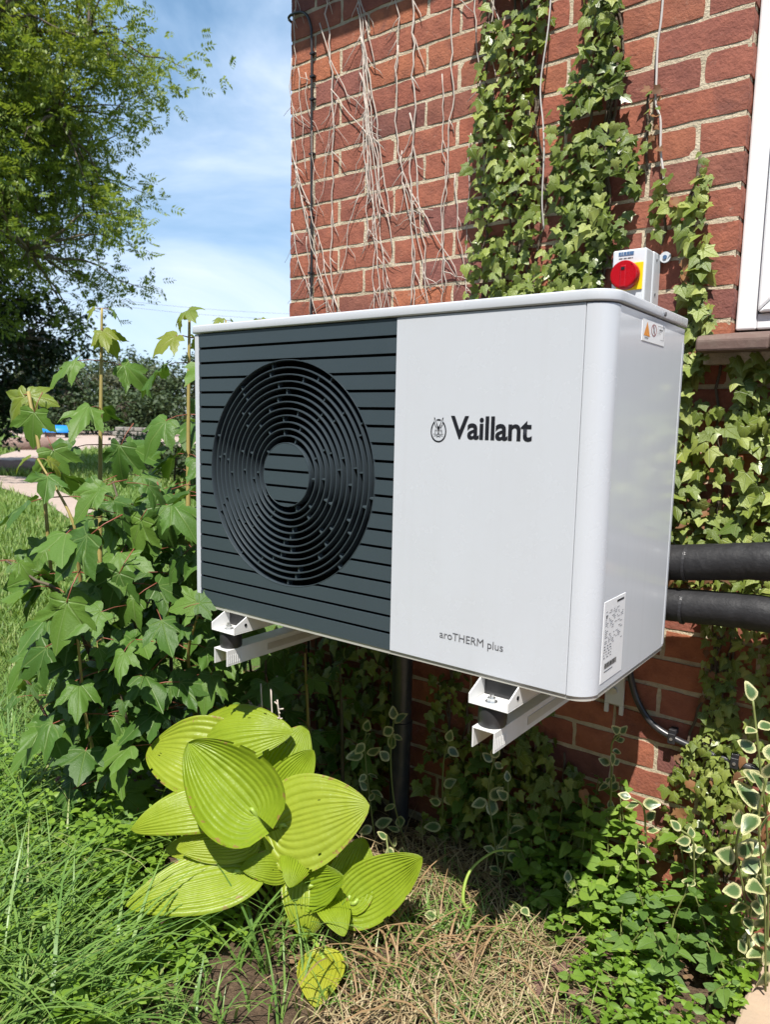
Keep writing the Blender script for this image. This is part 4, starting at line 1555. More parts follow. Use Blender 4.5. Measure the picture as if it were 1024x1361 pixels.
for (x, zt, zb, rad, dr, br) in ((-0.262, 2.72, 2.40, .0026, .0, 3), (-0.245, 2.44, 2.10, .0022, .1, 4), (-0.275, 2.22, 1.62, .0030, .25, 5), (-0.265, 2.15, 1.60, .0028, .35, 6), (-0.255, 2.12, 1.62, .0024, .30, 5),
                                 (-0.268, 1.95, 1.60, .0024, .4, 4), (-0.215, 2.42, 2.0, .0018, .1, 3), (-0.20, 1.9, 1.6, .002, .1, 3), (-0.278, 2.48, 2.0, .0022, .05, 4),
                                 (-0.118, 2.75, 1.62, .0036, .02, 8), (-0.150, 2.55, 2.26, .0028, .5, 2), (-0.10, 2.34, 2.12, .0026, .9, 2), (-0.075, 2.3, 1.9, .0016, -.2, 3),
                                 (-0.020, 2.75, 2.45, .0034, .12, 2), (-0.048, 2.72, 2.35, .0028, .40, 3), (0.005, 2.55, 1.9, .0036, .20, 4), (0.014, 2.50, 1.92, .0034, .16, 4), (0.022, 2.46, 1.88, .0032, .14, 5),
                                 (0.030, 2.40, 1.62, .0032, .10, 5), (0.018, 2.36, 1.80, .0030, .22, 4), (0.036, 2.30, 1.95, .0034, .08, 3), (0.044, 2.28, 1.85, .0030, .05, 4), (0.050, 2.22, 1.62, .0026, .12, 5), (0.025, 2.0, 1.60, .0022, -.3, 4),
                                 (0.155, 2.75, 2.30, .0030, .02, 3), (0.165, 2.40, 1.62, .0030, .10, 5), (0.205, 2.75, 1.62, .0040, .03, 6), (0.212, 2.20, 1.62, .0032, .18, 5), (0.185, 2.10, 1.66, .0026, .3, 4),
                                 (0.22, 1.98, 1.70, .0026, .6, 3), (0.090, 2.0, 1.6, .002, .1, 4), (0.110, 1.86, 1.6, .002, .2, 3),
                                 (0.365, 2.75, 1.66, .0034, .04, 4), (0.385, 2.75, 2.45, .0028, .30, 2), (0.392, 2.62, 2.30, .0030, .40, 3), (0.400, 2.75, 1.9, .0030, .10, 4), (0.430, 2.75, 2.2, .0030, .12, 3),
                                 (0.325, 2.28, 1.62, .0024, .08, 4), (0.380, 2.0, 1.62, .0022, .15, 3), (0.425, 2.10, 1.62, .002, .0, 3)):
    strand(x, zt, zb, rad, dr, branches=br)

# a pale stem between the two ivy curtains
q = MB()
q.tube(smooth_path([(0.668, 0.60, 2.6), (0.672, 0.59, 2.33), (0.655, 0.59, 2.16), (0.668, 0.588, 2.06), (0.676, 0.585, 1.98), (0.674, 0.59, 1.87), (0.678, 0.60, 1.8)], 6), 0.0021, 6)
tag(q.build('bare_vine_stem', M['wire'], smooth=True), 'pale bare stem between the two green ivy curtains', 'vine')

# ------------------------------------------------------------------ sycamore saplings
NODE = (0.0, -0.62, -0.30)


def put_syc(parent, node, blade, nrm, size, young=False, rr=random):
    me = rr.choice(syc_y_meshes if young else syc_meshes)
    F0 = frame((0, 0, 0), blade, nrm, size, size * rr.uniform(0.75, 1.12))
    off = F0 @ (Vector((0, -0.42, -0.25)) if young else Vector(NODE))
    F0.translation = Vector(node) - off
    return link_mesh('leaf', me, parent, F0)


def shoot(parent, ctrl, r0, r1, stem_mat, spacing=0.12, size=(0.10, 0.14), young_top=2, seed=0, from_=0.2, skip=0.0):
    rr = random.Random(seed)
    pts = smooth_path(ctrl, 8)
    n = len(pts)
    q = MB()
    q.tube(pts, [r0 + (r1 - r0) * i / n for i in range(n)], 8)
    q.build('stem', stem_mat, parent, smooth=True)
    L = [0]
    for a, b_ in zip(pts[:-1], pts[1:]):
        L.append(L[-1] + (b_ - a).length)
    d = L[-1]
    k = 0
    az = rr.uniform(0, 6.28)
    while d > L[-1] * from_:
        i = min(range(n), key=lambda q_: abs(L[q_] - d))
        f = (L[-1] - d) / L[-1]
        young = k < young_top
        for s in (0, math.pi):
            if k > 0 and rr.random() < skip:
                continue
            a = az + s + rr.uniform(-0.35, 0.35)
            out = Vector((math.cos(a), math.sin(a), 0))
            blade = out + Vector((0, 0, -0.35 - 0.45 * rr.random()))
            nrm = Vector((0.2, -0.35, 1.0)) + out * 0.45 + jit(0.45)
            sz = rr.uniform(*size) * (0.45 if k == 0 else (0.75 if k == 1 else 1.0))
            put_syc(parent, pts[i], blade, nrm, sz, young, rr)
        az += math.pi / 2 + rr.uniform(-.2, .2)
        d -= spacing * (0.45 if k == 0 else (0.7 if k == 1 else 1.0)) * rr.uniform(0.85, 1.2)
        k += 1


SG = 'sycamore seedlings left of the unit'
sA = thing('sycamore_sapling', 'tall thin sycamore sapling with yellow top against the sky', 'sapling', (-0.70, 0.12, 0), group=SG)
shoot(sA, [(-0.70, 0.12, 0), (-0.75, 0.17, 0.6), (-0.802, 0.22, 1.138), (-0.83, 0.25, 1.45), (-0.847, 0.269, 1.665)], 0.011, 0.004, M['syc_stem'], 0.155, (0.115, 0.15), 2, 21, 0.62)
sB = thing('sycamore_sapling', 'sycamore sapling rising right beside the left edge of the unit', 'sapling', (-0.30, 0.20, 0), group=SG)
shoot(sB, [(-0.30, 0.20, 0), (-0.366, 0.25, 0.434), (-0.412, 0.293, 0.93), (-0.445, 0.325, 1.30), (-0.473, 0.356, 1.637)], 0.012, 0.004, M['syc_stem'], 0.15, (0.11, 0.15), 2, 22, 0.25)
sG = thing('sycamore_sapling', 'sapling behind the unit with only its tip above the lid', 'sapling', (-0.55, 0.75, 0), group=SG)
shoot(sG, [(-0.50, 0.72, 0), (-0.52, 0.72, 0.9), (-0.516, 0.711, 1.66)], 0.011, 0.004, M['syc_stem'], 0.15, (0.08, 0.12), 2, 23, 0.3)
shoot(sB, [(-0.50, 0.45, 0), (-0.54, 0.46, 0.6), (-0.56, 0.46, 1.36)], 0.009, 0.003, M['syc_wood'], 0.12, (0.11, 0.15), 0, 25, 0.35)
shoot(sB, [(-0.62, 0.38, 0), (-0.66, 0.40, 0.6), (-0.64, 0.42, 1.18)], 0.009, 0.003, M['syc_wood'], 0.12, (0.11, 0.15), 0, 26, 0.35)
shoot(sG, [(-0.56, 0.70, 0), (-0.62, 0.68, 0.9), (-0.657, 0.669, 1.66)], 0.009, 0.003, M['syc_stem'], 0.15, (0.07, 0.11), 2, 24, 0.3)
sC = thing('sycamore_bush', 'dense low sycamore regrowth with large dark leaves', 'bush', (-0.40, 0.05, 0), group=SG)
for i, (ctrl, size) in enumerate((
        ([(-0.47, 0.03, 0), (-0.49, 0.0, 0.32), (-0.456, -0.072, 0.827), (-0.441, -0.099, 0.989), (-0.584, -0.119, 1.158)], (0.11, 0.15)),
        ([(-0.44, 0.05, 0), (-0.464, 0.032, 0.322), (-0.399, -0.145, 0.75), (-0.464, -0.205, 0.824), (-0.532, -0.249, 0.875)], (0.10, 0.14)),
        ([(-0.37, 0.15, 0), (-0.377, 0.152, 0.256), (-0.307, 0.016, 0.674), (-0.405, 0.049, 0.956), (-0.49, 0.069, 1.087)], (0.10, 0.14)),
        ([(-0.24, 0.18, 0), (-0.216, 0.161, 0.348), (-0.137, 0.075, 0.60), (-0.06, 0.05, 0.74)], (0.08, 0.12)),
        ([(-0.50, -0.02, 0), (-0.52, -0.12, 0.3), (-0.50, -0.22, 0.52)], (0.09, 0.13)),
        ([(-0.10, 0.35, 0), (-0.08, 0.33, 0.3), (-0.05, 0.30, 0.62)], (0.09, 0.12)),
        ([(0.02, 0.42, 0), (0.04, 0.40, 0.3), (0.06, 0.36, 0.58)], (0.08, 0.11)),
        ([(0.12, 0.48, 0), (0.13, 0.46, 0.3), (0.15, 0.42, 0.55)], (0.07, 0.10)),
        ([(-0.18, 0.42, 0), (-0.2, 0.40, 0.3), (-0.22, 0.36, 0.68)], (0.09, 0.12)),
        ([(-0.02, 0.28, 0), (0.0, 0.24, 0.2), (0.02, 0.2, 0.40)], (0.07, 0.10)),
        ([(-0.30, 0.05, 0), (-0.26, -0.03, 0.3), (-0.24, -0.08, 0.50)], (0.08, 0.12)),
        ([(-0.18, 0.15, 0), (-0.12, 0.10, 0.3), (-0.08, 0.06, 0.48)], (0.07, 0.10)),
        ([(-0.60, 0.25, 0), (-0.62, 0.25, 0.5), (-0.60, 0.22, 0.98)], (0.10, 0.14)),
        ([(-0.42, 0.30, 0), (-0.46, 0.30, 0.5), (-0.44, 0.26, 0.92)], (0.10, 0.14)),
        ([(-0.22, 0.32, 0), (-0.24, 0.30, 0.4), (-0.26, 0.26, 0.80)], (0.10, 0.13)),
        ([(-0.33, -0.02, 0), (-0.34, -0.12, 0.35), (-0.31, -0.17, 0.70)], (0.10, 0.14)))):
    shoot(sC, ctrl, 0.008, 0.003, M['syc_wood'] if i % 3 else M['syc_stem'], 0.115, size, 1 if i == 0 else 0, 100 + i, 0.12, skip=0.14)
# larger leaves that stand out towards the viewer
LV = [((-0.272, 0.098, 1.028), (-0.246, 0.104, 0.939), 0.125), ((-0.259, -0.155, 0.967), (-0.305, -0.203, 0.878), 0.15), ((-0.245, -0.233, 0.8), (-0.248, -0.251, 0.701), 0.14),
      ((-0.326, -0.252, 0.665), (-0.373, -0.296, 0.613), 0.13), ((-0.009, 0.008, 0.795), (-0.05, -0.025, 0.782), 0.085), ((0.034, -0.021, 0.804), (0.072, 0.008, 0.809), 0.075),
      ((-0.173, -0.024, 0.576), (-0.207, -0.061, 0.501), 0.12), ((-0.542, -0.128, 0.891), (-0.584, -0.164, 0.863), 0.1), ((-0.61, -0.185, 0.856), (-0.552, -0.143, 0.842), 0.1),
      ((-0.705, -0.062, 1.296), (-0.705, -0.078, 1.198), 0.11), ((-0.648, -0.037, 1.181), (-0.623, -0.028, 1.111), 0.11), ((-0.784, -0.051, 1.343), (-0.835, -0.097, 1.294), 0.11),
      ((-0.773, -0.042, 1.352), (-0.726, -0.008, 1.339), 0.09), ((-0.232, -0.038, 0.777), (-0.274, -0.079, 0.712), 0.11), ((-0.273, -0.057, 0.846), (-0.294, -0.089, 0.743), 0.12),
      ((-0.325, 0.051, 0.986), (-0.342, 0.024, 0.897), 0.12), ((-0.175, 0.087, 0.892), (-0.2, 0.06, 0.839), 0.1), ((-0.57, 0.151, 1.195), (-0.579, 0.126, 1.078), 0.13),
      ((-0.131, 0.003, 0.545), (-0.084, 0.032, 0.504), 0.09), ((-0.344, -0.159, 0.54), (-0.407, -0.215, 0.485), 0.13), ((-0.529, 0.036, 1.074), (-0.577, -0.008, 1.019), 0.1),
      ((-0.269, -0.084, 0.659), (-0.207, -0.041, 0.635), 0.1)]
for i, (a, b_, s) in enumerate(LV):
    a, b_ = Vector(a), Vector(b_)
    young = 9 <= i <= 12 and i != 9
    nrm = Vector((0.45, -0.55, 0.75)) + jit(0.2)
    me = random.choice(syc_y_meshes if i in (11, 12) else syc_meshes)
    link_mesh('leaf', me, sC, frame(a, b_ - a, nrm, s))
rr = random.Random(55)
for i in range(95):
    x = -0.08 - 0.62 * rr.random() ** 1.2
    p = Vector((x, rr.uniform(-0.12, 0.36), rr.uniform(0.28, 1.12 + 0.35 * x * 0)))
    a = rr.uniform(0, 6.28)
    out = Vector((math.cos(a), math.sin(a), 0))
    put_syc(sC, p, out + Vector((0, 0, -0.2 - 0.6 * rr.random())), Vector((0.25, -0.45, 1.0)) + out * 0.4 + jit(0.5), rr.uniform(0.075, 0.14), False, rr)
q = MB()
q.tube(smooth_path([(-0.62, -0.04, 0.3), (-0.66, -0.05, 0.8), (-0.68, -0.06, 1.15), (-0.76, -0.05, 1.36)], 6), [0.006] * 19, 6)
q.build('stem', M['syc_stem'], sC, smooth=True)

# ------------------------------------------------------------------ hosta
hosta = thing('hosta', 'large yellow green hosta with broad ribbed leaves', 'hosta', (0.30, 0.06, 0))


def hosta_leaf(base, tip, nrm, width, cup=0.25, arch=0.02, seed=0, mat='hosta', rib=0.0042, fold=0.0, twist=0.0):
    lift = 0.045 if mat == 'hosta' else 0.0
    base, tip = Vector(base) + Vector((0, 0, lift)), Vector(tip) + Vector((0, 0, lift))
    y = tip - base
    Ln = y.length
    y.normalize()
    z = Vector(nrm)
    z = (z - y * z.dot(y)).normalized()
    x = y.cross(z)
    nu, nv = 34, 84
    vs, uv, fs = [], [], []
    for i in range(nu + 1):
        u = i / nu
        w = width / 2 * (math.sin(math.pi * min(1, u) ** 0.58) ** 0.66 if 0 < u < 1 else 0.0)
        w = max(w, width * 0.03 if u < 0.5 else 0.0008)
        for j in range(nv + 1):
            v = 2 * j / nv - 1
            lob = -0.22 * Ln * (abs(v) ** 1.6) * (1 - u) ** 3.0
            h = arch * 4 * u * (1 - u) - cup * width * (v * v) * (w / width) * 0.9 + fold * abs(v) * w
            h += rib * 1.5 * (abs(math.sin((v + 0.05 * math.sin(v * 5 + seed)) * math.pi * 7.0)) ** 0.7 - 0.6) * min(1, w / (width * 0.25)) * (1 - 0.3 * abs(v)) * (0.75 + 0.4 * mnoise.noise(Vector((u * 3, v * 2, seed))))
            wx = v * w * (1 - 0.12 * cup)
            p = base + y * (u * Ln + lob) + x * wx + z * h
            nn = mnoise.noise(Vector((p.x * 22, p.y * 22, p.z * 22 + seed)))
            n2 = mnoise.noise(Vector((p.x * 9, p.y * 9, p.z * 9 + seed * 3)))
            p += z * (0.0022 * nn + 0.010 * n2 * min(1, abs(v) ** 2 + 0.25)) + z * twist * v * u * w
            vs.append(p)
            uv.append((v * 0.5, u, abs(v)))
    n = nv + 1
    hr = random.Random(seed * 17 + 3)
    eaten = set()
    for _ in range(hr.randrange(0, 3)):
        hi, hj = hr.randrange(5, nu - 3), hr.choice((hr.randrange(8, 36), hr.randrange(48, 76)))
        for di in range(1):
            for dj in range(hr.randrange(1, 3)):
                eaten.add((hi + di, hj + dj))
    for _ in range(2):
        hi = hr.randrange(6, nu - 4)
        sd_ = hr.choice((0, nv - 1))
        for di in range(hr.randrange(1, 3)):
            for dj in range(hr.randrange(1, 5)):
                eaten.add((hi + di, sd_ + (dj if sd_ == 0 else -dj)))
    for i in range(nu):
        for j in range(nv):
            if (i, j) in eaten:
                continue
            a = i * n + j
            fs.append((a, a + 1, a + n + 1, a + n))
    q = MB()
    q.add(vs, fs, uv)
    o = q.build('leaf', M[mat], hosta, smooth=True, recalc=False)
    c = Vector((0.32 + random.uniform(-.04, .04), 0.05 + random.uniform(-.04, .04), 0.0))
    mid = (c + base) / 2 + Vector((0, 0, 0.02)) - z * 0.02
    s = MB()
    s.tube(smooth_path([c, mid, base - z * 0.001, base + y * 0.02 - z * 0.004], 5), 0.0052, 7)
    s.build('petiole', M['hosta_stem'], o, smooth=True)
    return o


UPC = Vector((0.50, -0.55, 0.75))
hosta_leaf((0.110, 0.015, 0.300), (-0.125, -0.075, 0.330), UPC + Vector((-0.2, -0.1, 0.1)), 0.215, -0.45, 0.030, 1)
hosta_leaf((0.010, 0.000, 0.360), (0.245, 0.120, 0.415), Vector((0.20, -0.70, 0.85)), 0.215, 0.38, 0.045, 2)
hosta_leaf((0.305, -0.070, 0.284), (0.122, -0.128, 0.436), Vector((0.65, -0.70, 0.55)), 0.190, -0.85, 0.0, 3)
hosta_leaf((0.210, 0.080, 0.270), (0.225, 0.190, 0.405), Vector((0.35, -0.75, 0.55)), 0.165, 0.15, 0.015, 4)
hosta_leaf((0.200, -0.060, 0.275), (0.035, -0.240, 0.225), Vector((0.25, -0.45, 0.9)), 0.150, 0.35, 0.035, 5)
hosta_leaf((0.330, -0.010, 0.232), (0.522, 0.105, 0.310), Vector((0.25, -0.85, 0.60)), 0.235, 0.10, 0.014, 6)
hosta_leaf((0.298, -0.009, 0.175), (0.195, -0.122, 0.110), Vector((0.30, -0.45, 0.9)), 0.115, 0.3, 0.025, 7)
hosta_leaf((0.295, -0.110, 0.150), (0.130, -0.320, 0.105), Vector((0.35, -0.40, 0.9)), 0.160, 0.12, 0.014, 8)
hosta_leaf((0.413, 0.018, 0.130), (0.455, -0.050, 0.012), Vector((0.65, -0.45, 0.55)), 0.150, 0.45, 0.020, 9)
hosta_leaf((0.490, 0.060, 0.070), (0.468, 0.150, 0.185), Vector((0.45, -0.80, 0.35)), 0.125, -0.25, 0.0, 10)
hosta_leaf((0.505, 0.060, 0.066), (0.645, 0.160, 0.195), Vector((0.35, -0.85, 0.45)), 0.140, -0.20, -0.01, 11)
hosta_leaf((0.400, 0.070, 0.060), (0.344, 0.108, 0.150), Vector((0.5, -0.75, 0.4)), 0.11, 0.1, 0.0, 12)
hosta_leaf((0.435, 0.030, 0.045), (0.500, 0.030, 0.120), Vector((0.4, -0.8, 0.5)), 0.10, 0.3, 0.01, 14)
hosta_leaf((0.520, -0.060, 0.052), (0.585, -0.155, 0.020), Vector((0.25, -0.3, 1.0)), 0.115, 0.30, 0.015, 13, 'hosta_old')
hosta_leaf((0.360, -0.030, 0.150), (0.300, -0.115, 0.165), Vector((0.5, -0.4, 0.8)), 0.085, 0.35, 0.02, 15)
hosta_leaf((0.380, 0.000, 0.170), (0.430, -0.080, 0.150), Vector((0.5, -0.4, 0.8)), 0.090, 0.35, 0.02, 16)
hosta_leaf((0.210, -0.060, 0.160), (0.075, -0.170, 0.150), Vector((0.2, -0.35, 1.0)), 0.110, 0.30, 0.025, 17)
hosta_leaf((0.120, 0.060, 0.330), (0.030, 0.130, 0.430), Vector((0.3, -0.6, 0.8)), 0.150, 0.25, 0.03, 18)
hosta_leaf((0.250, 0.060, 0.250), (0.310, 0.130, 0.380), Vector((0.4, -0.8, 0.45)), 0.120, -0.3, 0.0, 20)
hosta_leaf((0.260, -0.060, 0.200), (0.150, -0.190, 0.190), Vector((0.35, -0.5, 0.85)), 0.120, 0.3, 0.02, 21)
hosta_leaf((0.420, -0.010, 0.110), (0.520, 0.010, 0.170), Vector((0.4, -0.8, 0.5)), 0.110, -0.3, 0.0, 22)
hosta_leaf((0.470, 0.020, 0.080), (0.560, -0.030, 0.060), Vector((0.3, -0.4, 1.0)), 0.085, 0.30, 0.02, 19)
# dry flower stalks behind the hosta
for i, (pts) in enumerate((((0.12, 0.10, 0.0), (0.13, 0.12, 0.35), (0.110, 0.13, 0.56)), ((0.15, 0.12, 0.0), (0.17, 0.12, 0.35), (0.150, 0.13, 0.555)), ((0.17, 0.12, 0.30), (0.195, 0.12, 0.45), (0.185, 0.12, 0.535)))):
    q = MB()
    pp = smooth_path(pts, 6)
    q.tube(pp, 0.0022, 6)
    if i == 2:
        for k in range(9):
            p = pp[6 + k % 6]
            q.tube([p, p + Vector((random.uniform(-.02, .02), random.uniform(-.01, .01), random.uniform(0, .015)))], 0.0022, 5)
    tag(q.build('dry_stalk', M['dead_stem'], smooth=True), ('leftmost bare dry stalk behind the hosta', 'middle bare dry stalk behind the hosta', 'knobbly dry stalk behind the hosta')[i], 'stalk')

# ------------------------------------------------------------------ weeds and variegated sprigs
def weed(x, y, h, label, kind='light', seed=0, size=(0.035, 0.055), node=0.045, lean=(0, 0), group='leafy weeds below the wall', z0=0.0):
    rr = random.Random(seed)
    t = thing('weed', label, 'plant', (x, y, z0), group=group)
    nst = 2 if h > 0.14 else 1
    for sidx in range(nst):
        hh = h * rr.uniform(0.75, 1.0)
        tx, ty = x + lean[0] + rr.uniform(-.06, .06), y + lean[1] + rr.uniform(-.05, .04)
        pts = smooth_path([(x + rr.uniform(-.015, .015), y, z0), ((x + tx) / 2 + rr.uniform(-.01, .01), (y + ty) / 2, z0 + hh * 0.55), (tx, ty, z0 + hh)], 6)
        q = MB()
        q.tube(pts, [0.0032 - 0.0018 * i / len(pts) for i in range(len(pts))], 5)
        q.build('stem', M['weed_stem'], t, smooth=True)
        k = 0
        d = hh
        az = rr.uniform(0, 3)
        while d > hh * 0.22:
            i = min(len(pts) - 1, int(d / hh * (len(pts) - 1)))
            for s in (0, math.pi):
                a = az + s + rr.uniform(-.3, .3)
                out = Vector((math.cos(a), math.sin(a), 0.25 - 0.4 * rr.random()))
                sz = rr.uniform(*size) * (0.55 if k == 0 else 1.0)
                M_ = frame(Vector(pts[i]) + out * sz * 0.2, out, Vector((0.2, -0.35, 1)) + jit(0.5), sz, sz * rr.uniform(0.7, 1.1))
                link_mesh('leaf', rr.choice(weed_meshes[kind]), t, M_)
            az += math.pi / 2 + rr.uniform(-.2, .2)
            d -= node * (0.5 if k == 0 else 1)
            k += 1
    return t


WL = [((0.760, 0.53, 0.19), 'toothed weed left of the sunlit clump near the shade edge', 'light'), ((0.835, 0.56, 0.27), 'leafy weed under the right hand bracket', 'light'),
      ((0.905, 0.54, 0.33), 'tall bright weed in front of the lit brick patch', 'light'), ((0.965, 0.57, 0.36), 'tallest pale green weed near the conduit bend', 'light'),
      ((0.985, 0.48, 0.25), 'bright weed at the centre of the clump', 'light'), ((0.865, 0.44, 0.17), 'low bright weed at the edge of the dry grass', 'light'),
      ((0.925, 0.38, 0.14), 'small weed standing in the dry grass', 'light'), ((1.05, 0.55, 0.30), 'broad leaved weed below the conduit clip', 'light'),
      ((1.06, 0.42, 0.17), 'green weed low in the clump beside the bark', 'dark'), ((1.13, 0.50, 0.24), 'dark green weed left of the cream edged sprig', 'dark'),
      ((1.18, 0.40, 0.17), 'dark weed near the paving edge', 'dark'), ((1.23, 0.52, 0.22), 'dark weed against the wall by the paving', 'dark'),
      ((1.10, 0.30, 0.10), 'low weed at the bottom beside the bark chips', 'light'), ((1.25, 0.38, 0.13), 'weed leaning over the sandstone slab', 'dark'),
      ((1.19, 0.24, 0.09), 'lowest weed beside the paving corner', 'light'), ((0.70, 0.58, 0.30), 'shaded weed beneath the bracket rail', 'dark'),
      ((0.78, 0.60, 0.36), 'dark weed against the wall under the bracket', 'dark'), ((0.985, 0.24, 0.09), 'single weed at the bottom edge among dry stems', 'light'),
      ((0.80, 0.47, 0.13), 'short weed with crinkled leaves by the shade', 'light'), ((0.66, 0.53, 0.14), 'low shaded weed behind the dry grass', 'dark'),
      ((1.02, 0.36, 0.13), 'sprawling small weed in the middle of the bed', 'light'), ((1.29, 0.46, 0.16), 'weed tucked behind the paving corner', 'dark'),
      ((1.13, 0.37, 0.12), 'small leaved weed below the dark clump', 'dark'), ((0.95, 0.45, 0.20), 'bushy weed among the sunlit clump', 'light'), ((0.56, 0.60, 0.34), 'shaded weed at the wall right of the drain pipe', 'dark'),
      ((0.63, 0.61, 0.40), 'taller shaded weed at the wall left of the bracket', 'dark'), ((0.86, 0.61, 0.42), 'dark weed reaching towards the bracket upright', 'dark'),
      ((0.48, 0.58, 0.26), 'low shaded weed by the foot of the drain pipe', 'dark'), ((1.16, 0.59, 0.36), 'weed under the conduit near the wall ivy', 'light'), ((1.00, 0.60, 0.40), 'weed right under the conduit bend', 'light')]
for i, ((x, y, h), lab, kind) in enumerate(WL):
    weed(x, y, h, lab, kind, 300 + i, size=(0.024, 0.056) if h > 0.15 else (0.020, 0.042), node=0.031 if h > 0.15 else 0.022)


def sprig(ctrl, label, seed, size=(0.032, 0.048), node=0.036, both=True):
    rr = random.Random(seed)
    t = thing('variegated_sprig', label, 'plant', ctrl[0], group='cream edged creeping sprigs')
    pts = smooth_path(ctrl, 8)
    q = MB()
    q.tube(pts, [0.0026] * len(pts), 5)
    q.build('stem', M['weed_stem'], t, smooth=True)
    acc = 0
    k = 0
    for i in range(1, len(pts)):
        acc += (pts[i] - pts[i - 1]).length
        if acc < node:
            continue
        acc = rr.uniform(-0.4, 0.4) * node
        d = (pts[i] - pts[i - 1]).normalized()
        sd = d.cross(Vector((0.5, -0.6, 0.5))).normalized()
        for s in (1, -1):
            if rr.random() < 0.28:
                continue
            out = sd * s * rr.uniform(0.4, 1.2) + d * rr.uniform(-0.3, 1.0) + jit(0.75)
            sz = rr.uniform(size[0] * 0.7, size[1])
            link_mesh('leaf', rr.choice(var_meshes), t, frame(pts[i] + out.normalized() * sz * 0.12, out, Vector((0.35, -0.5, 0.8)) + jit(0.75), sz))
    out = (pts[-1] - pts[-3]).normalized()
    link_mesh('leaf', rr.choice(var_meshes), t, frame(pts[-1], out + jit(0.2), Vector((0.45, -0.6, 0.7)), rr.uniform(*size) * 0.8))
    return t


SP = [([(1.36, 0.50, 0.05), (1.345, 0.44, 0.40), (1.325, 0.37, 0.62), (1.305, 0.36, 0.745)], 'tall cream edged sprig at the right edge above the conduit', (0.045, 0.060), 0.050),
      ([(1.36, 0.48, 0.05), (1.35, 0.42, 0.30), (1.335, 0.355, 0.50), (1.345, 0.34, 0.60)], 'large leaved cream edged sprig at the right edge below the conduit', (0.050, 0.066), 0.052),
      ([(1.33, 0.50, 0.05), (1.31, 0.43, 0.28), (1.295, 0.38, 0.40), (1.30, 0.36, 0.47)], 'cream edged sprig low at the right edge over the weeds', (0.042, 0.056), 0.044),
      ([(1.31, 0.52, 0.0), (1.32, 0.45, 0.2), (1.33, 0.42, 0.32)], 'lowest cream edged sprig behind the paving slab', (0.04, 0.052), 0.040),
      ([(0.95, 0.60, 0.20), (0.965, 0.54, 0.42), (0.97, 0.515, 0.50), (0.99, 0.51, 0.535)], 'small pale sprig in front of the lit brick patch', (0.028, 0.038), 0.022),
      ([(1.05, 0.60, 0.15), (1.06, 0.53, 0.32), (1.055, 0.51, 0.37), (1.03, 0.50, 0.385)], 'whitish sprig rising from the weed clump', (0.032, 0.044), 0.026),
      ([(1.18, 0.58, 0.1), (1.18, 0.53, 0.26), (1.175, 0.52, 0.32), (1.15, 0.51, 0.34)], 'cream edged sprig between the weeds and the wall ivy', (0.034, 0.044), 0.030),
      ([(0.72, 0.45, 0.0), (0.66, 0.50, 0.14), (0.625, 0.52, 0.26), (0.640, 0.52, 0.36)], 'arching cream edged stem in shade by the bracket', (0.040, 0.052), 0.050),
      ([(0.70, 0.46, 0.0), (0.70, 0.50, 0.12), (0.69, 0.52, 0.22), (0.68, 0.53, 0.30)], 'shaded cream edged stem under the bracket rail', (0.036, 0.048), 0.050),
      ([(0.36, 0.50, 0.0), (0.34, 0.46, 0.15), (0.33, 0.45, 0.30), (0.345, 0.44, 0.42)], 'dim cream edged sprig left of the drain pipe', (0.042, 0.056), 0.048),
      ([(0.28, 0.45, 0.0), (0.26, 0.44, 0.15), (0.24, 0.44, 0.28), (0.25, 0.43, 0.36)], 'dim cream edged sprig between hosta and drain pipe', (0.042, 0.056), 0.048),
      ([(0.46, 0.56, 0.0), (0.455, 0.55, 0.15), (0.46, 0.54, 0.28), (0.48, 0.53, 0.36)], 'dim cream edged sprig right of the drain pipe', (0.042, 0.056), 0.058),
      ([(0.42, 0.42, 0.0), (0.40, 0.37, 0.08), (0.41, 0.33, 0.13), (0.44, 0.30, 0.10)], 'sunlit cream edged sprig beside the right hosta leaf', (0.038, 0.050), 0.034),
      ([(0.30, 0.10, 0.05), (0.29, 0.06, 0.24), (0.31, 0.05, 0.30)], 'little cream edged sprig poking through the hosta', (0.030, 0.040), 0.05),
      ([(0.95, 0.44, 0.05), (0.93, 0.39, 0.16), (0.94, 0.36, 0.19)], 'tiny whitish sprig in the middle of the weeds', (0.022, 0.030), 0.020),
      ([(0.74, 0.42, 0.0), (0.77, 0.40, 0.05), (0.81, 0.38, 0.06)], 'cream edged runner lying on the dry grass', (0.034, 0.044), 0.036),
      ([(0.60, 0.30, 0.0), (0.63, 0.26, 0.04), (0.66, 0.22, 0.04)], 'cream edged runner beside the hosta on dry grass', (0.03, 0.04), 0.036)]
for i, (ctrl, lab, size, node) in enumerate(SP):
    sprig(ctrl, lab, 400 + i, size, node)
# a bulb leaf lying in an arc on the dry grass
q = MB()
pts = smooth_path([(0.70, 0.34, 0.02), (0.672, 0.32, 0.05), (0.665, 0.36, 0.11), (0.70, 0.42, 0.15), (0.75, 0.45, 0.16)], 7)
q.tube(pts, [0.006 - 0.004 * i / len(pts) for i in range(len(pts))], 6)
tag(q.build('bulb_leaf', M['hosta_stem'], smooth=True), 'single arched green bulb leaf on the dry grass', 'leaf')

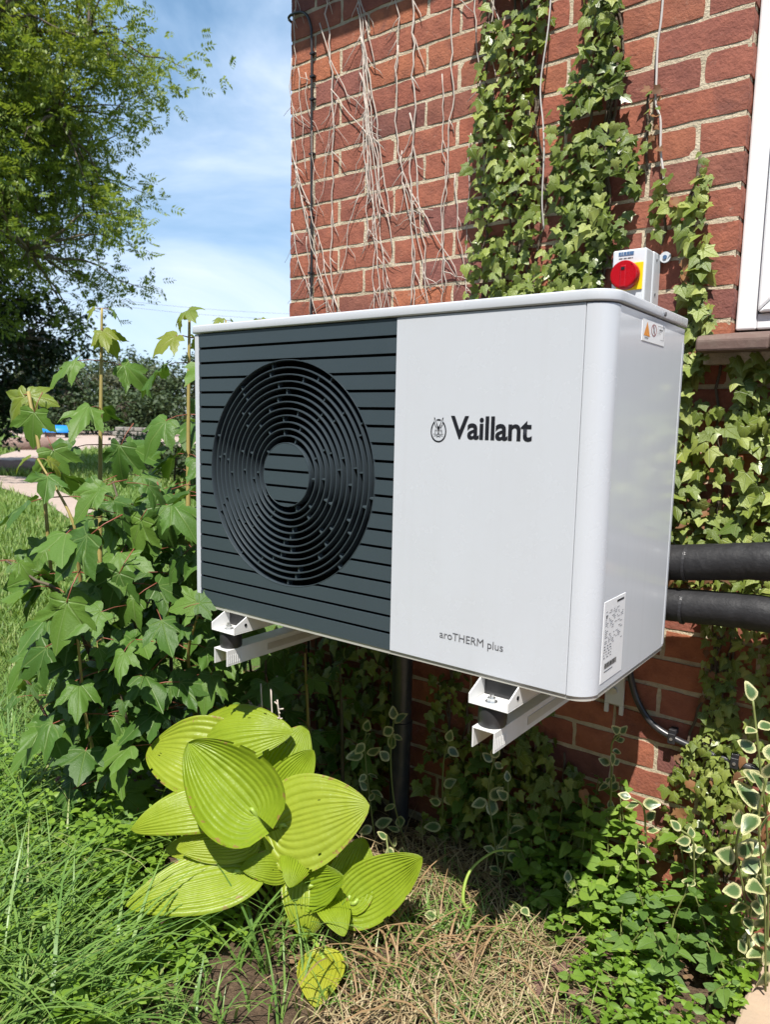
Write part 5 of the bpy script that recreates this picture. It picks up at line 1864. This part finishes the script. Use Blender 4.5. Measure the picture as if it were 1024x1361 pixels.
# ------------------------------------------------------------------ grasses, ground cover, straw (uncountable)
def blades(pos, az, length, bend, width, rnd, seg=4, lift=1.2):
    """curved grass blades as tapering strips"""
    n = len(pos)
    Vs = np.zeros((n, (seg + 1) * 2, 3))
    d = np.stack([np.cos(az), np.sin(az), np.zeros(n)], 1)
    sd = np.stack([-np.sin(az), np.cos(az), np.zeros(n)], 1)
    p = pos.copy()
    ang = np.full(n, lift)
    for i in range(seg + 1):
        w = width * (1 - (i / seg) ** 1.6) * 0.5 + 0.0002
        Vs[:, 2 * i] = p - sd * w[:, None]
        Vs[:, 2 * i + 1] = p + sd * w[:, None]
        st_ = length / seg
        p = p + (d * np.cos(ang)[:, None] + np.array([0, 0, 1.0]) * np.sin(ang)[:, None]) * st_[:, None]
        ang = ang - bend / seg
        p[:, 2] = np.maximum(p[:, 2], 0.004)
    f = []
    for i in range(seg):
        a = 2 * i
        f += [(a, a + 1, a + 3), (a, a + 3, a + 2)]
    k = (seg + 1) * 2
    Fv = np.array(f)[None] + (np.arange(n) * k)[:, None, None]
    return Vs.reshape(-1, 3), Fv.reshape(-1, 3), np.repeat(rnd, k)


def cat_mesh(name, parts, mat, label, cat):
    Vs, Fs, Rs = [], [], []
    o = 0
    for v, f, r_ in parts:
        Vs.append(v)
        Fs.append(f + o)
        Rs.append(r_)
        o += len(v)
    ob = np_mesh(name, np.concatenate(Vs), np.concatenate(Fs), mat, None, np.concatenate(Rs))
    return tag(ob, label, cat, kind='stuff')


# lawn to the left, denser towards the camera
n = 90000
azm = rng.uniform(math.radians(138), math.radians(178), n)
dd = 1 / rng.uniform(1 / 16.0, 1 / 2.2, n)
P = np.stack([CAM.x + np.cos(azm) * dd, CAM.y + np.sin(azm) * dd, np.zeros(n)], 1)


def on_path(P):
    poly = [(-22, 8.2), (-13.8, 6.0), (-13.2, 6.2), (-11.4, 5.65), (-9.6, 5.05), (-7.4, 4.2), (-7.0, 3.6), (-9.0, 4.35), (-9.8, 4.5), (-11.5, 4.85), (-22, 6.6)]
    return np.array([in_poly(p[0], p[1], poly) for p in P])


keep = (P[:, 0] < -0.75) & ~on_path(P)
P = P[keep]
dd = dd[keep]
n = len(P)
P[:, 2] = [ground_h(a, b_) - 0.004 for a, b_ in P[:, :2]]
patch = np.array([mnoise.noise(Vector((a * 0.8, b_ * 0.8, 4))) for a, b_ in P[:, :2]])
rv = np.clip(0.38 + 0.35 * patch + rng.normal(0, 0.2, n), 0, 1)
cat_mesh('lawn_grass', [blades(P, rng.uniform(0, 6.28, n), rng.uniform(0.03, 0.075, n) * (1 + dd * 0.08), rng.uniform(0.3, 1.6, n), 0.004 + dd * 0.0010, rv, 3)], M['lawn'],
         'mown lawn grass left of the house', 'grass')

n = 26000
azm = rng.uniform(math.radians(136), math.radians(162), n)
dd = 1 / rng.uniform(1 / 36.0, 1 / 14.0, n)
P = np.stack([CAM.x + np.cos(azm) * dd, CAM.y + np.sin(azm) * dd, np.zeros(n)], 1)
YARD = [(-60, 28), (-34, 16.8), (-26.5, 13.2), (-19.9, 8.6), (-16.4, 7.2), (-16.0, 7.9), (-17.4, 8.9), (-20.5, 11.0), (-24.2, 14.4), (-23.0, 16.5), (-28.0, 24.0), (-45, 36)]
keep = ~on_path(P) & np.array([not in_poly(p[0], p[1], YARD) for p in P])
P = P[keep]
dd = dd[keep]
n = len(P)
cat_mesh('rough_grass', [blades(P, rng.uniform(0, 6.28, n), rng.uniform(0.10, 0.28, n), rng.uniform(0.3, 1.4, n), 0.002 + dd * 0.0011, np.clip(rng.normal(0.4, 0.22, n), 0, 1), 3)], M['lawn'],
         'rough grass between the lawn and the gravel yard', 'grass')

# long arching grass around the bed
parts = []


def tuft(cx, cy, n, rad, lmin, lmax, wid, lift=1.25, bmin=0.8, bmax=2.2, tone=0.4, az0=None):
    a = rng.uniform(0, 6.28, n)
    rr_ = rad * np.sqrt(rng.random(n))
    P = np.stack([cx + np.cos(a) * rr_, cy + np.sin(a) * rr_, np.zeros(n)], 1)
    az_ = rng.uniform(0, 6.28, n) if az0 is None else rng.normal(az0, 0.8, n)
    parts.append(blades(P, az_, rng.uniform(lmin, lmax, n), rng.uniform(bmin, bmax, n), np.full(n, wid) * rng.uniform(0.6, 1.2, n), np.clip(rng.normal(tone, 0.2, n), 0, 1), 6, lift))


for cx, cy, n, rad, l0, l1, w in ((-0.92, 0.02, 90, 0.16, 0.22, 0.48, 0.007), (-0.72, -0.12, 80, 0.14, 0.2, 0.42, 0.007), (-1.1, -0.1, 90, 0.2, 0.15, 0.36, 0.006), (-0.5, -0.35, 90, 0.18, 0.18, 0.38, 0.007),
                                  (-0.2, -0.45, 60, 0.2, 0.18, 0.36, 0.007), (0.05, -0.50, 55, 0.2, 0.15, 0.32, 0.007), (0.25, -0.40, 40, 0.16, 0.06, 0.15, 0.006), (0.40, -0.27, 30, 0.12, 0.06, 0.16, 0.006),
                                  (0.36, -0.12, 26, 0.06, 0.2, 0.36, 0.008), (0.42, -0.03, 16, 0.05, 0.2, 0.34, 0.007), (0.0, -0.66, 110, 0.25, 0.15, 0.32, 0.007), (0.35, -0.45, 80, 0.2, 0.06, 0.15, 0.006),
                                  (-0.4, -0.6, 120, 0.25, 0.15, 0.35, 0.007), (-0.85, -0.45, 140, 0.3, 0.15, 0.35, 0.006), (-1.3, 0.25, 120, 0.3, 0.12, 0.3, 0.006), (-1.5, -0.2, 140, 0.35, 0.12, 0.28, 0.006),
                                  (0.12, -0.36, 20, 0.14, 0.12, 0.26, 0.0065), (0.55, -0.15, 30, 0.08, 0.1, 0.25, 0.005), (0.74, 0.26, 22, 0.05, 0.08, 0.16, 0.007), (0.62, 0.18, 24, 0.06, 0.08, 0.18, 0.006)):
    tuft(cx, cy, n, rad, l0, l1, w)
for cx, cy, n, rad, l0, l1, w in ((-0.05, -0.40, 26, 0.16, 0.18, 0.34, 0.009), (-0.3, -0.3, 45, 0.18, 0.25, 0.45, 0.009), (0.12, -0.56, 50, 0.14, 0.15, 0.30, 0.009), (0.30, -0.34, 18, 0.12, 0.08, 0.18, 0.008),
                                  (-0.15, -0.55, 60, 0.2, 0.22, 0.42, 0.010), (-0.55, -0.2, 45, 0.2, 0.25, 0.45, 0.009), (-0.75, -0.3, 70, 0.25, 0.2, 0.42, 0.009), (0.42, -0.38, 30, 0.1, 0.06, 0.16, 0.006)):
    tuft(cx, cy, n, rad, l0, l1, w, tone=0.5)
for cx, cy, n, rad in ((-0.10, -0.52, 60, 0.16), (0.06, -0.60, 60, 0.16), (-0.35, -0.45, 50, 0.2), (0.20, -0.52, 40, 0.12), (-0.60, -0.40, 60, 0.22), (-0.85, -0.15, 60, 0.22)):
    tuft(cx, cy, n, rad, 0.24, 0.46, 0.009, lift=1.0, bmin=0.7, bmax=1.7, tone=0.45, az0=0.9)
cat_mesh('long_grass', parts, M['grass'], 'long arching grass around the hosta and lower left', 'grass')

# leafy ground cover: left of the hosta, and low in the bed at the right
def cover_patch(n, area, accept, height, size, label, seed, tone=0.55):
    pos, tip, nrm, siz, rn = [], [], [], [], []
    rr = random.Random(seed)
    for k in range(n):
        while True:
            x, y = rr.uniform(area[0], area[1]), rr.uniform(area[2], area[3])
            if mnoise.noise(Vector((x * 3.5, y * 3.5, 7))) > -0.55 and accept(x, y):
                break
        h = height(x, y, rr)
        lx, ly = rr.uniform(-.05, .05), rr.uniform(-.06, .03)
        rv_ = rr.gauss(tone, 0.22)
        m_ = rr.randrange(5, 9)
        for q_ in range(m_):
            f = 1 - 0.75 * q_ / m_
            for s_ in (0, math.pi):
                a = q_ * 1.57 + s_ + rr.uniform(-.4, .4)
                pos.append((x + lx * f, y + ly * f, h * f))
                tip.append((math.cos(a), math.sin(a), rr.uniform(-0.1, 0.5)))
                nrm.append((rr.gauss(0.1, .45), rr.gauss(-.25, .45), 1))
                siz.append(rr.uniform(*size) * (0.6 if q_ == 0 else 1))
                rn.append(min(1, max(0, rv_ + rr.gauss(0, .12))))
    v_, f_2, u_, r_ = scatter(OV_T, OV_F, OV_T, np.array(pos), np.array(tip), np.array(nrm), np.array(siz), np.array(rn))
    ob = np_mesh('ground_cover', v_, f_2, M['cover'], u_, r_)
    tag(ob, label, 'ground cover', kind='stuff')


cover_patch(540, (-0.90, 0.30, -0.58, 0.16), lambda x, y: not (x > 0.16 and y > -0.05) and not (x < -0.5 and y > 0.05),
            lambda x, y, r_: r_.uniform(0.07, 0.20) * (1.15 if (x < -0.1 and y > -0.25) else (0.6 if x > 0.0 else 0.8)), (0.024, 0.046),
            'bright green small leaved ground cover left of the hosta', 77)
cover_patch(165, (0.78, 1.31, 0.20, 0.62), lambda x, y: x + 0.9 * y > 1.24 and mnoise.noise(Vector((x * 7, y * 7, 2))) > -0.15,
            lambda x, y, r_: r_.uniform(0.03, 0.12) + max(0, (y - 0.42)) * 0.9 * r_.random(), (0.014, 0.034),
            'low bright green leafy growth filling the right of the bed', 78, 0.3)

# dry grass and straw on the bed
parts = []
n = 2000
P = np.stack([rng.uniform(0.46, 1.02, n), rng.uniform(-0.2, 0.52, n), rng.uniform(0.0, 0.02, n)], 1)
dens = np.array([mnoise.noise(Vector((a * 4, b_ * 4, 9))) for a, b_ in P[:, :2]])
P = P[(dens > -0.15) & (P[:, 0] + P[:, 1] * 0.7 < 1.16)]
n = len(P)
parts.append(blades(P, rng.uniform(0, 6.28, n), rng.uniform(0.05, 0.16, n), rng.uniform(0.6, 2.6, n), rng.uniform(0.0016, 0.0042, n), np.clip(rng.normal(0.5, 0.25, n), 0, 1), 5, 0.75))
n = 900
P = np.stack([rng.uniform(0.30, 1.0, n), rng.uniform(0.30, 0.63, n), rng.uniform(0.0, 0.02, n)], 1)
parts.append(blades(P, rng.uniform(0, 6.28, n), rng.uniform(0.05, 0.18, n), rng.uniform(0.3, 2.0, n), rng.uniform(0.0014, 0.0032, n), np.clip(rng.normal(0.35, 0.25, n), 0, 1), 5, 0.6))
n = 60
P = np.stack([rng.uniform(0.5, 0.85, n), rng.uniform(-0.05, 0.35, n), rng.uniform(0.0, 0.03, n)], 1)
parts.append(blades(P, rng.uniform(0, 6.28, n), rng.uniform(0.15, 0.3, n), rng.uniform(1.2, 2.8, n), rng.uniform(0.004, 0.007, n), np.full(n, 0.95), 6, 0.9))
cat_mesh('dry_straw', parts, M['straw'], 'matted dry straw and dead grass on the bed', 'straw')
# green blades mixed in the straw
n = 900
P = np.stack([rng.uniform(0.45, 1.1, n), rng.uniform(-0.1, 0.45, n), np.zeros(n)], 1)
cat_mesh('short_grass', [blades(P, rng.uniform(0, 6.28, n), rng.uniform(0.05, 0.13, n), rng.uniform(0.6, 2.2, n), rng.uniform(0.002, 0.0045, n), np.clip(rng.normal(0.5, 0.25, n), 0, 1), 4, 1.0)],
         M['grass'], 'sparse green blades among the dry straw', 'grass')
# leaf litter
n = 1800
P = np.stack([rng.uniform(0.3, 1.35, n), rng.uniform(-0.1, 0.64, n), rng.uniform(0.004, 0.022, n)], 1)
v_, f_2, u_, r_ = scatter(OV_T, OV_F, OV_T, P, np.concatenate([rng.normal(size=(n, 2)), rng.normal(0, .15, (n, 1))], 1), rng.normal(0, .5, (n, 3)) + np.array([0, 0, 1]), rng.uniform(0.008, 0.028, n), rng.random(n))
tag(np_mesh('leaf_litter', v_, f_2, M['litter'], u_, r_), 'brown leaf litter under the weeds', 'litter', kind='stuff')
# flat bark pieces
for i, (x, y, l, w, a) in enumerate(((0.955, 0.30, 0.10, 0.045, 0.4), (1.02, 0.26, 0.08, 0.035, 1.0), (0.93, 0.20, 0.07, 0.05, 2.2), (1.00, 0.42, 0.12, 0.03, 0.1), (0.74, 0.17, 0.05, 0.035, 0.8))):
    q = MB()
    ca, sa = math.cos(a), math.sin(a)
    out = []
    rr = random.Random(i)
    for k in range(9):
        t = 2 * math.pi * k / 9
        lx, ly = l / 2 * math.cos(t) * rr.uniform(.8, 1.1), w / 2 * math.sin(t) * rr.uniform(.8, 1.1)
        out.append((x + lx * ca - ly * sa, y + lx * sa + ly * ca))
    q.prism(out, 0.016, 0.026, 'z')
    tag(q.build('bark_piece', plain('bark_chip', (0.15, 0.085, 0.065), 0.9, var=0.3, bump=(60, 0.6, 0.004)), bevel=0.002, bseg=1),
        ('dark bark piece at the edge of the weeds', 'bark piece right of the dry straw', 'bark piece near the bottom edge', 'long bark strip below the sunlit weeds', 'small flat chip in the middle of the straw')[i], 'bark')
# clover heads in the long grass
for i, (x, y, z) in enumerate(((-0.83, -0.02, 0.235), (-0.66, -0.18, 0.20), (-0.47, -0.15, 0.19))):
    q = MB()
    q.tube(smooth_path([(x + 0.03, y, 0), (x + 0.01, y, z * 0.6), (x, y, z)], 5), 0.0016, 5)
    hd = q.build('clover_flower', M['weed_stem'], smooth=True)
    q = MB()
    for k in range(46):
        d = Vector((random.gauss(0, 1), random.gauss(0, 1), random.gauss(0.3, 1))).normalized()
        c = Vector((x, y, z + 0.008))
        q.tube([c + d * 0.002, c + d * 0.0115], [0.0022, 0.0008], 4)
    q.build('flower_head', plain('clover_pink', (0.36, 0.19, 0.17), 0.8, var=0.3), hd)
    tag(hd, ('clover head standing highest in the long grass', 'clover head lowest of the three at left', 'clover head closest to the ground cover')[i], 'flower', group='clover heads in the grass')

# ------------------------------------------------------------------ trees beyond
def limb_path(a, b_, sag, r, n=7):
    a, b_ = Vector(a), Vector(b_)
    out = []
    L = (b_ - a).length
    for i in range(n + 1):
        t = i / n
        p = a.lerp(b_, t)
        p.z += sag * math.sin(math.pi * t) * L
        if 0 < i < n:
            p += Vector((r.gauss(0, .02), r.gauss(0, .02), r.gauss(0, .02))) * L
        out.append(p)
    return out


def tree(name, label, base, center, radii, seed, leafmat, n_limb=9, n_twig=200, per_twig=16, leaf=0.22, compound=True, trunk_r=0.22, droop=0.5, group=None, tone=(0.3, 0.75), dense_in=0.35):
    r = random.Random(seed)
    t = thing(name, label, 'tree', base, group=group)
    base = Vector(base)
    C = Vector(center)
    R = Vector(radii)
    q = MB()
    top = C + Vector((0, 0, R.z * 0.45))
    tp = limb_path(base, top, 0.0, r, 9)
    q.tube(tp, [trunk_r * (1 - 0.8 * i / 9) for i in range(10)], 9)
    q.build('trunk', M['bark'], t, smooth=True)
    q = MB()
    anchors = list(tp[4:])
    for k in range(n_limb):
        a = tp[r.randrange(4, 9)]
        d = Vector((r.gauss(0, 1), r.gauss(0, 1), r.gauss(0.25, 0.6))).normalized()
        e = C + Vector((d.x * R.x, d.y * R.y, d.z * R.z)) * r.uniform(0.55, 0.8)
        lp = limb_path(a, e, 0.08, r, 6)
        q.tube(lp, [trunk_r * 0.34 * (1 - 0.75 * i / 6) for i in range(7)], 6)
        anchors += lp[2:]
    pos, tip, nrm, siz, rn = [], [], [], [], []
    for k in range(n_twig):
        d = Vector((r.gauss(0, 1), r.gauss(0, 1), r.gauss(0, 1))).normalized()
        rad = (dense_in + (1 - dense_in) * r.random()) ** 0.6
        lump = 0.88 + 0.55 * mnoise.noise(d * 3.4 + Vector((seed, 0, 0)))
        e = C + Vector((d.x * R.x, d.y * R.y, d.z * R.z)) * rad * lump
        a = min(anchors, key=lambda p: (p - e).length)
        lp = limb_path(a, e, 0.05, r, 5)
        q.tube(lp, [0.028 * (1 - 0.8 * i / 5) * (trunk_r / 0.22) for i in range(6)], 4)
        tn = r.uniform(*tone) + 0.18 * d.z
        for m_ in range(per_twig):
            p = lp[-1] + Vector((r.gauss(0, 1), r.gauss(0, 1), r.gauss(0, .7))) * leaf * (1.25 if compound else 1.05)
            dr = Vector((r.gauss(0, 1), r.gauss(0, 1), r.gauss(-droop, .5))).normalized()
            if compound:
                ax = dr.orthogonal().normalized()
                ax = (ax * math.cos(r.random() * 6.28) + dr.cross(ax) * math.sin(r.random() * 6.28)).normalized()
                for li in range(4):
                    bp = p + dr * leaf * (0.25 + 0.22 * li)
                    for s in (-1, 1):
                        pos.append(bp)
                        tip.append(ax * s + dr * 0.55)
                        nrm.append(Vector((r.gauss(0, .4), r.gauss(0, .4), 1)))
                        siz.append(leaf * 0.40)
                        rn.append(min(1, max(0, tn + r.gauss(0, .08))))
                pos.append(p + dr * leaf)
                tip.append(dr)
                nrm.append(Vector((0, 0, 1)))
                siz.append(leaf * 0.4)
                rn.append(min(1, max(0, tn)))
            else:
                pos.append(p)
                tip.append(dr)
                nrm.append(Vector((r.gauss(0, .6), r.gauss(0, .6), 1)))
                siz.append(leaf * r.uniform(0.6, 1.1))
                rn.append(min(1, max(0, tn + r.gauss(0, .12))))
    q.build('branches', M['bark'], t, smooth=True)
    LT = [(0, 0, 0), (0.25, 0.45, 0.05), (0, 1, -0.10), (-0.25, 0.45, 0.05)] if compound else [(0, 0, 0), (0.32, 0.5, 0.05), (0, 1, -0.08), (-0.32, 0.5, 0.05)]
    v_, f_2, u_, r_ = scatter(LT, [(0, 1, 2), (0, 2, 3)], LT, np.array(pos), np.array(tip), np.array(nrm), np.array(siz), np.array(rn))
    o = np_mesh('crown', v_, f_2, M[leafmat], u_, r_, parent=t)
    return t


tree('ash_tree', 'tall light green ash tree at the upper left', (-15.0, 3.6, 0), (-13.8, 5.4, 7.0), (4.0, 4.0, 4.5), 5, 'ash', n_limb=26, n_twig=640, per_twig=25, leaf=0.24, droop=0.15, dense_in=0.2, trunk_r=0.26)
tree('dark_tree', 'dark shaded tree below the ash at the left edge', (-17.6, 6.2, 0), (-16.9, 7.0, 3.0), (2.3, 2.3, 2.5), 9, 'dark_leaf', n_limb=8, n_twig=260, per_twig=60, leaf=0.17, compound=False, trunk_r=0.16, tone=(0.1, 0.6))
FT = [((-44, 24, 0), (-44, 24, 2.3), (4.0, 4.0, 2.6), 'far_leaf', 'dark hedge bush in the distance behind the blue boat'),
      ((-50, 33, 0), (-50, 33, 3.6), (4.2, 4.2, 3.6), 'far_leaf', 'taller distant tree above the blue boat'),
      ((-46, 31, 0), (-46, 31, 2.8), (3.6, 3.6, 2.8), 'far_leaf_grey', 'greyish distant bush right of the thin sapling'),
      ((-43, 34, 0), (-43, 34, 3.0), (4.2, 4.2, 3.2), 'far_leaf', 'distant green bush behind the stone wall'),
      ((-52, 27, 0), (-52, 27, 3.2), (4.2, 4.2, 3.4), 'far_leaf_grey', 'pale distant bush left of the thin sapling'),
      ((-36, 33, 0), (-36, 33, 3.2), (4.0, 4.0, 3.4), 'far_leaf', 'distant bush hidden mostly by the unit edge'),
      ((-54, 21, 0), (-54, 21, 3.0), (4.0, 4.0, 3.2), 'far_leaf', 'distant dark bush at the left picture edge'),
      ((-40, 27, 0), (-40, 27, 1.4), (3.0, 3.0, 1.5), 'far_leaf', 'low dark hedge right of the blue boat')]
for i, (b0, c0, R0, mname, lab) in enumerate(FT):
    tree('distant_tree', lab, b0, c0, R0, 60 + i, mname, n_limb=5, n_twig=120, per_twig=45, leaf=0.34, compound=False, trunk_r=0.18, group='trees across the yard', dense_in=0.25)

for i, (bx, by, hh, lab) in enumerate(((-10.6, 8.0, 0.75, 'low green shrub beyond the lawn behind the thin sapling'), (-9.0, 8.3, 0.85, 'low green shrub beyond the lawn nearest the unit'), (-13.5, 9.2, 0.8, 'low shrub in front of the stone wall'))):
    tree('low_shrub', lab, (bx, by, 0), (bx, by, hh * 0.55), (hh * 1.1, hh * 1.1, hh * 0.6), 80 + i, 'far_leaf', n_limb=5, n_twig=90, per_twig=24, leaf=0.11, compound=False, trunk_r=0.03, group='low shrubs beyond the lawn', dense_in=0.2, tone=(0.4, 0.9))

# leaf mass added behind the viewer, out of view, to cut sky light
n = 34000
hx = rng.uniform(-9.0, 11.0, n)
hz = 7.0 * rng.random(n) ** 0.85
bul = 0.55 * np.array([mnoise.noise(Vector((a * 0.8, b_ * 0.9, 6))) for a, b_ in zip(hx, hz)])
P = np.stack([hx, -8.4 + bul + rng.normal(0, 0.10, n), hz + 0.15 * bul], 1)
n = len(P)
v_, f_2, u_, r_ = scatter(OV_T, OV_F, OV_T, P, rand_unit(n), rand_unit(n) * 0.8 + np.array([-0.2, 0.5, 0.5]), rng.uniform(0.18, 0.34, n), rng.random(n))
tag(np_mesh('added_hedge', v_, f_2, M['far_leaf'], u_, r_), 'unseen leafy hedge added behind the viewer to block sky light', 'hedge', kind='stuff')

# distant yard: boat, logs, stone wall, overhead wires
boat = thing('boat', 'small blue upturned boat in the yard beyond the lawn', 'boat', (-36.6, 20.0, 0))
q = MB()
dirv = Vector((0.45, 0.89, 0)).normalized()
sdv = Vector((-0.89, 0.45, 0))
vs, fs = [], []
for i in range(13):
    t = -1 + 2 * i / 12
    wv = 0.55 * (1 - abs(t) ** 2.5) ** 0.6 if abs(t) < 1 else 0.02
    hv = 0.62 * (1 - 0.35 * t * t)
    for k in range(9):
        an = math.pi * k / 8
        p = Vector((-36.6, 20.0, 0.30)) + dirv * t * 0.95 + sdv * math.cos(an) * max(wv, 0.02) + Vector((0, 0, math.sin(an) * hv * 0.62))
        vs.append(p)
for i in range(12):
    for k in range(8):
        a = i * 9 + k
        fs.append((a, a + 1, a + 10, a + 9))
q.add(vs, fs)
q.build('hull', M['blue_hull'], boat, smooth=True)
for t in (-0.5, 0.5):
    c = Vector((-36.6, 20.0, 0)) + dirv * t
    MB().box((c.x - 0.4, c.y - 0.1, 0), (c.x + 0.4, c.y + 0.1, 0.30)).build('trestle', M['log'], boat)


def log(a, b_, rad, label):
    q = MB()
    pts = limb_path(a, b_, 0, random.Random(int(rad * 1000)), 8)
    q.tube(pts, [rad * random.uniform(0.9, 1.1) for _ in pts], 12)
    tag(q.build('log', M['log'], smooth=50), label, 'log', group='logs lying beside the path')


log((-14.9, 6.2, 0.14), (-14.0, 7.1, 0.13), 0.15, 'nearest log lying on the grass beside the gravel path')
log((-24.6, 11.2, 0.2), (-23.8, 12.7, 0.2), 0.26, 'farther log at the edge of the yard')
# dry stone wall
sw_ = thing('stone_wall', 'low grey dry stone wall across the yard', 'wall', (-19.4, 12.9, 0))
rr = random.Random(4)
dirv = Vector((0.80, 0.60, 0))
for row in range(6):
    s = -0.75 + (row % 2) * 0.09
    while s < 0.75:
        l = rr.uniform(0.18, 0.34)
        c = Vector((-20.3, 13.6, 0)) + dirv * (s + l / 2)
        hh = 0.145
        q = MB()
        d2 = Vector((-dirv.y, dirv.x, 0)) * 0.16
        e = dirv * (l / 2 - 0.012)
        z0_ = row * 0.15
        cs = [c - e - d2, c + e - d2, c + e + d2, c - e + d2]
        q.add([(p.x, p.y, z0_ + rr.uniform(0, .012)) for p in cs] + [(p.x, p.y, z0_ + hh - rr.uniform(0, .015)) for p in cs],
              [(0, 3, 2, 1), (4, 5, 6, 7), (0, 1, 5, 4), (1, 2, 6, 5), (2, 3, 7, 6), (3, 0, 4, 7)])
        q.build('stone', M['stone_grey'], sw_, bevel=0.02, bseg=1)
        s += l
for i, (a, b_) in enumerate((((-43.0, 23.0, 8.75), (-30.0, 32.7, 7.6)), ((-43.0, 23.0, 8.40), (-30.0, 32.7, 7.25)))):
    q = MB()
    q.tube([Vector(a).lerp(Vector(b_), k / 12) - Vector((0, 0, 0.25 * math.sin(math.pi * k / 12))) for k in range(13)], 0.009, 5)
    tag(q.build('overhead_wire', M['cable']), ('upper overhead wire across the sky', 'lower overhead wire across the sky')[i], 'wire', group='overhead wires')
print('bricks', nb, 'objects', len(bpy.data.objects))
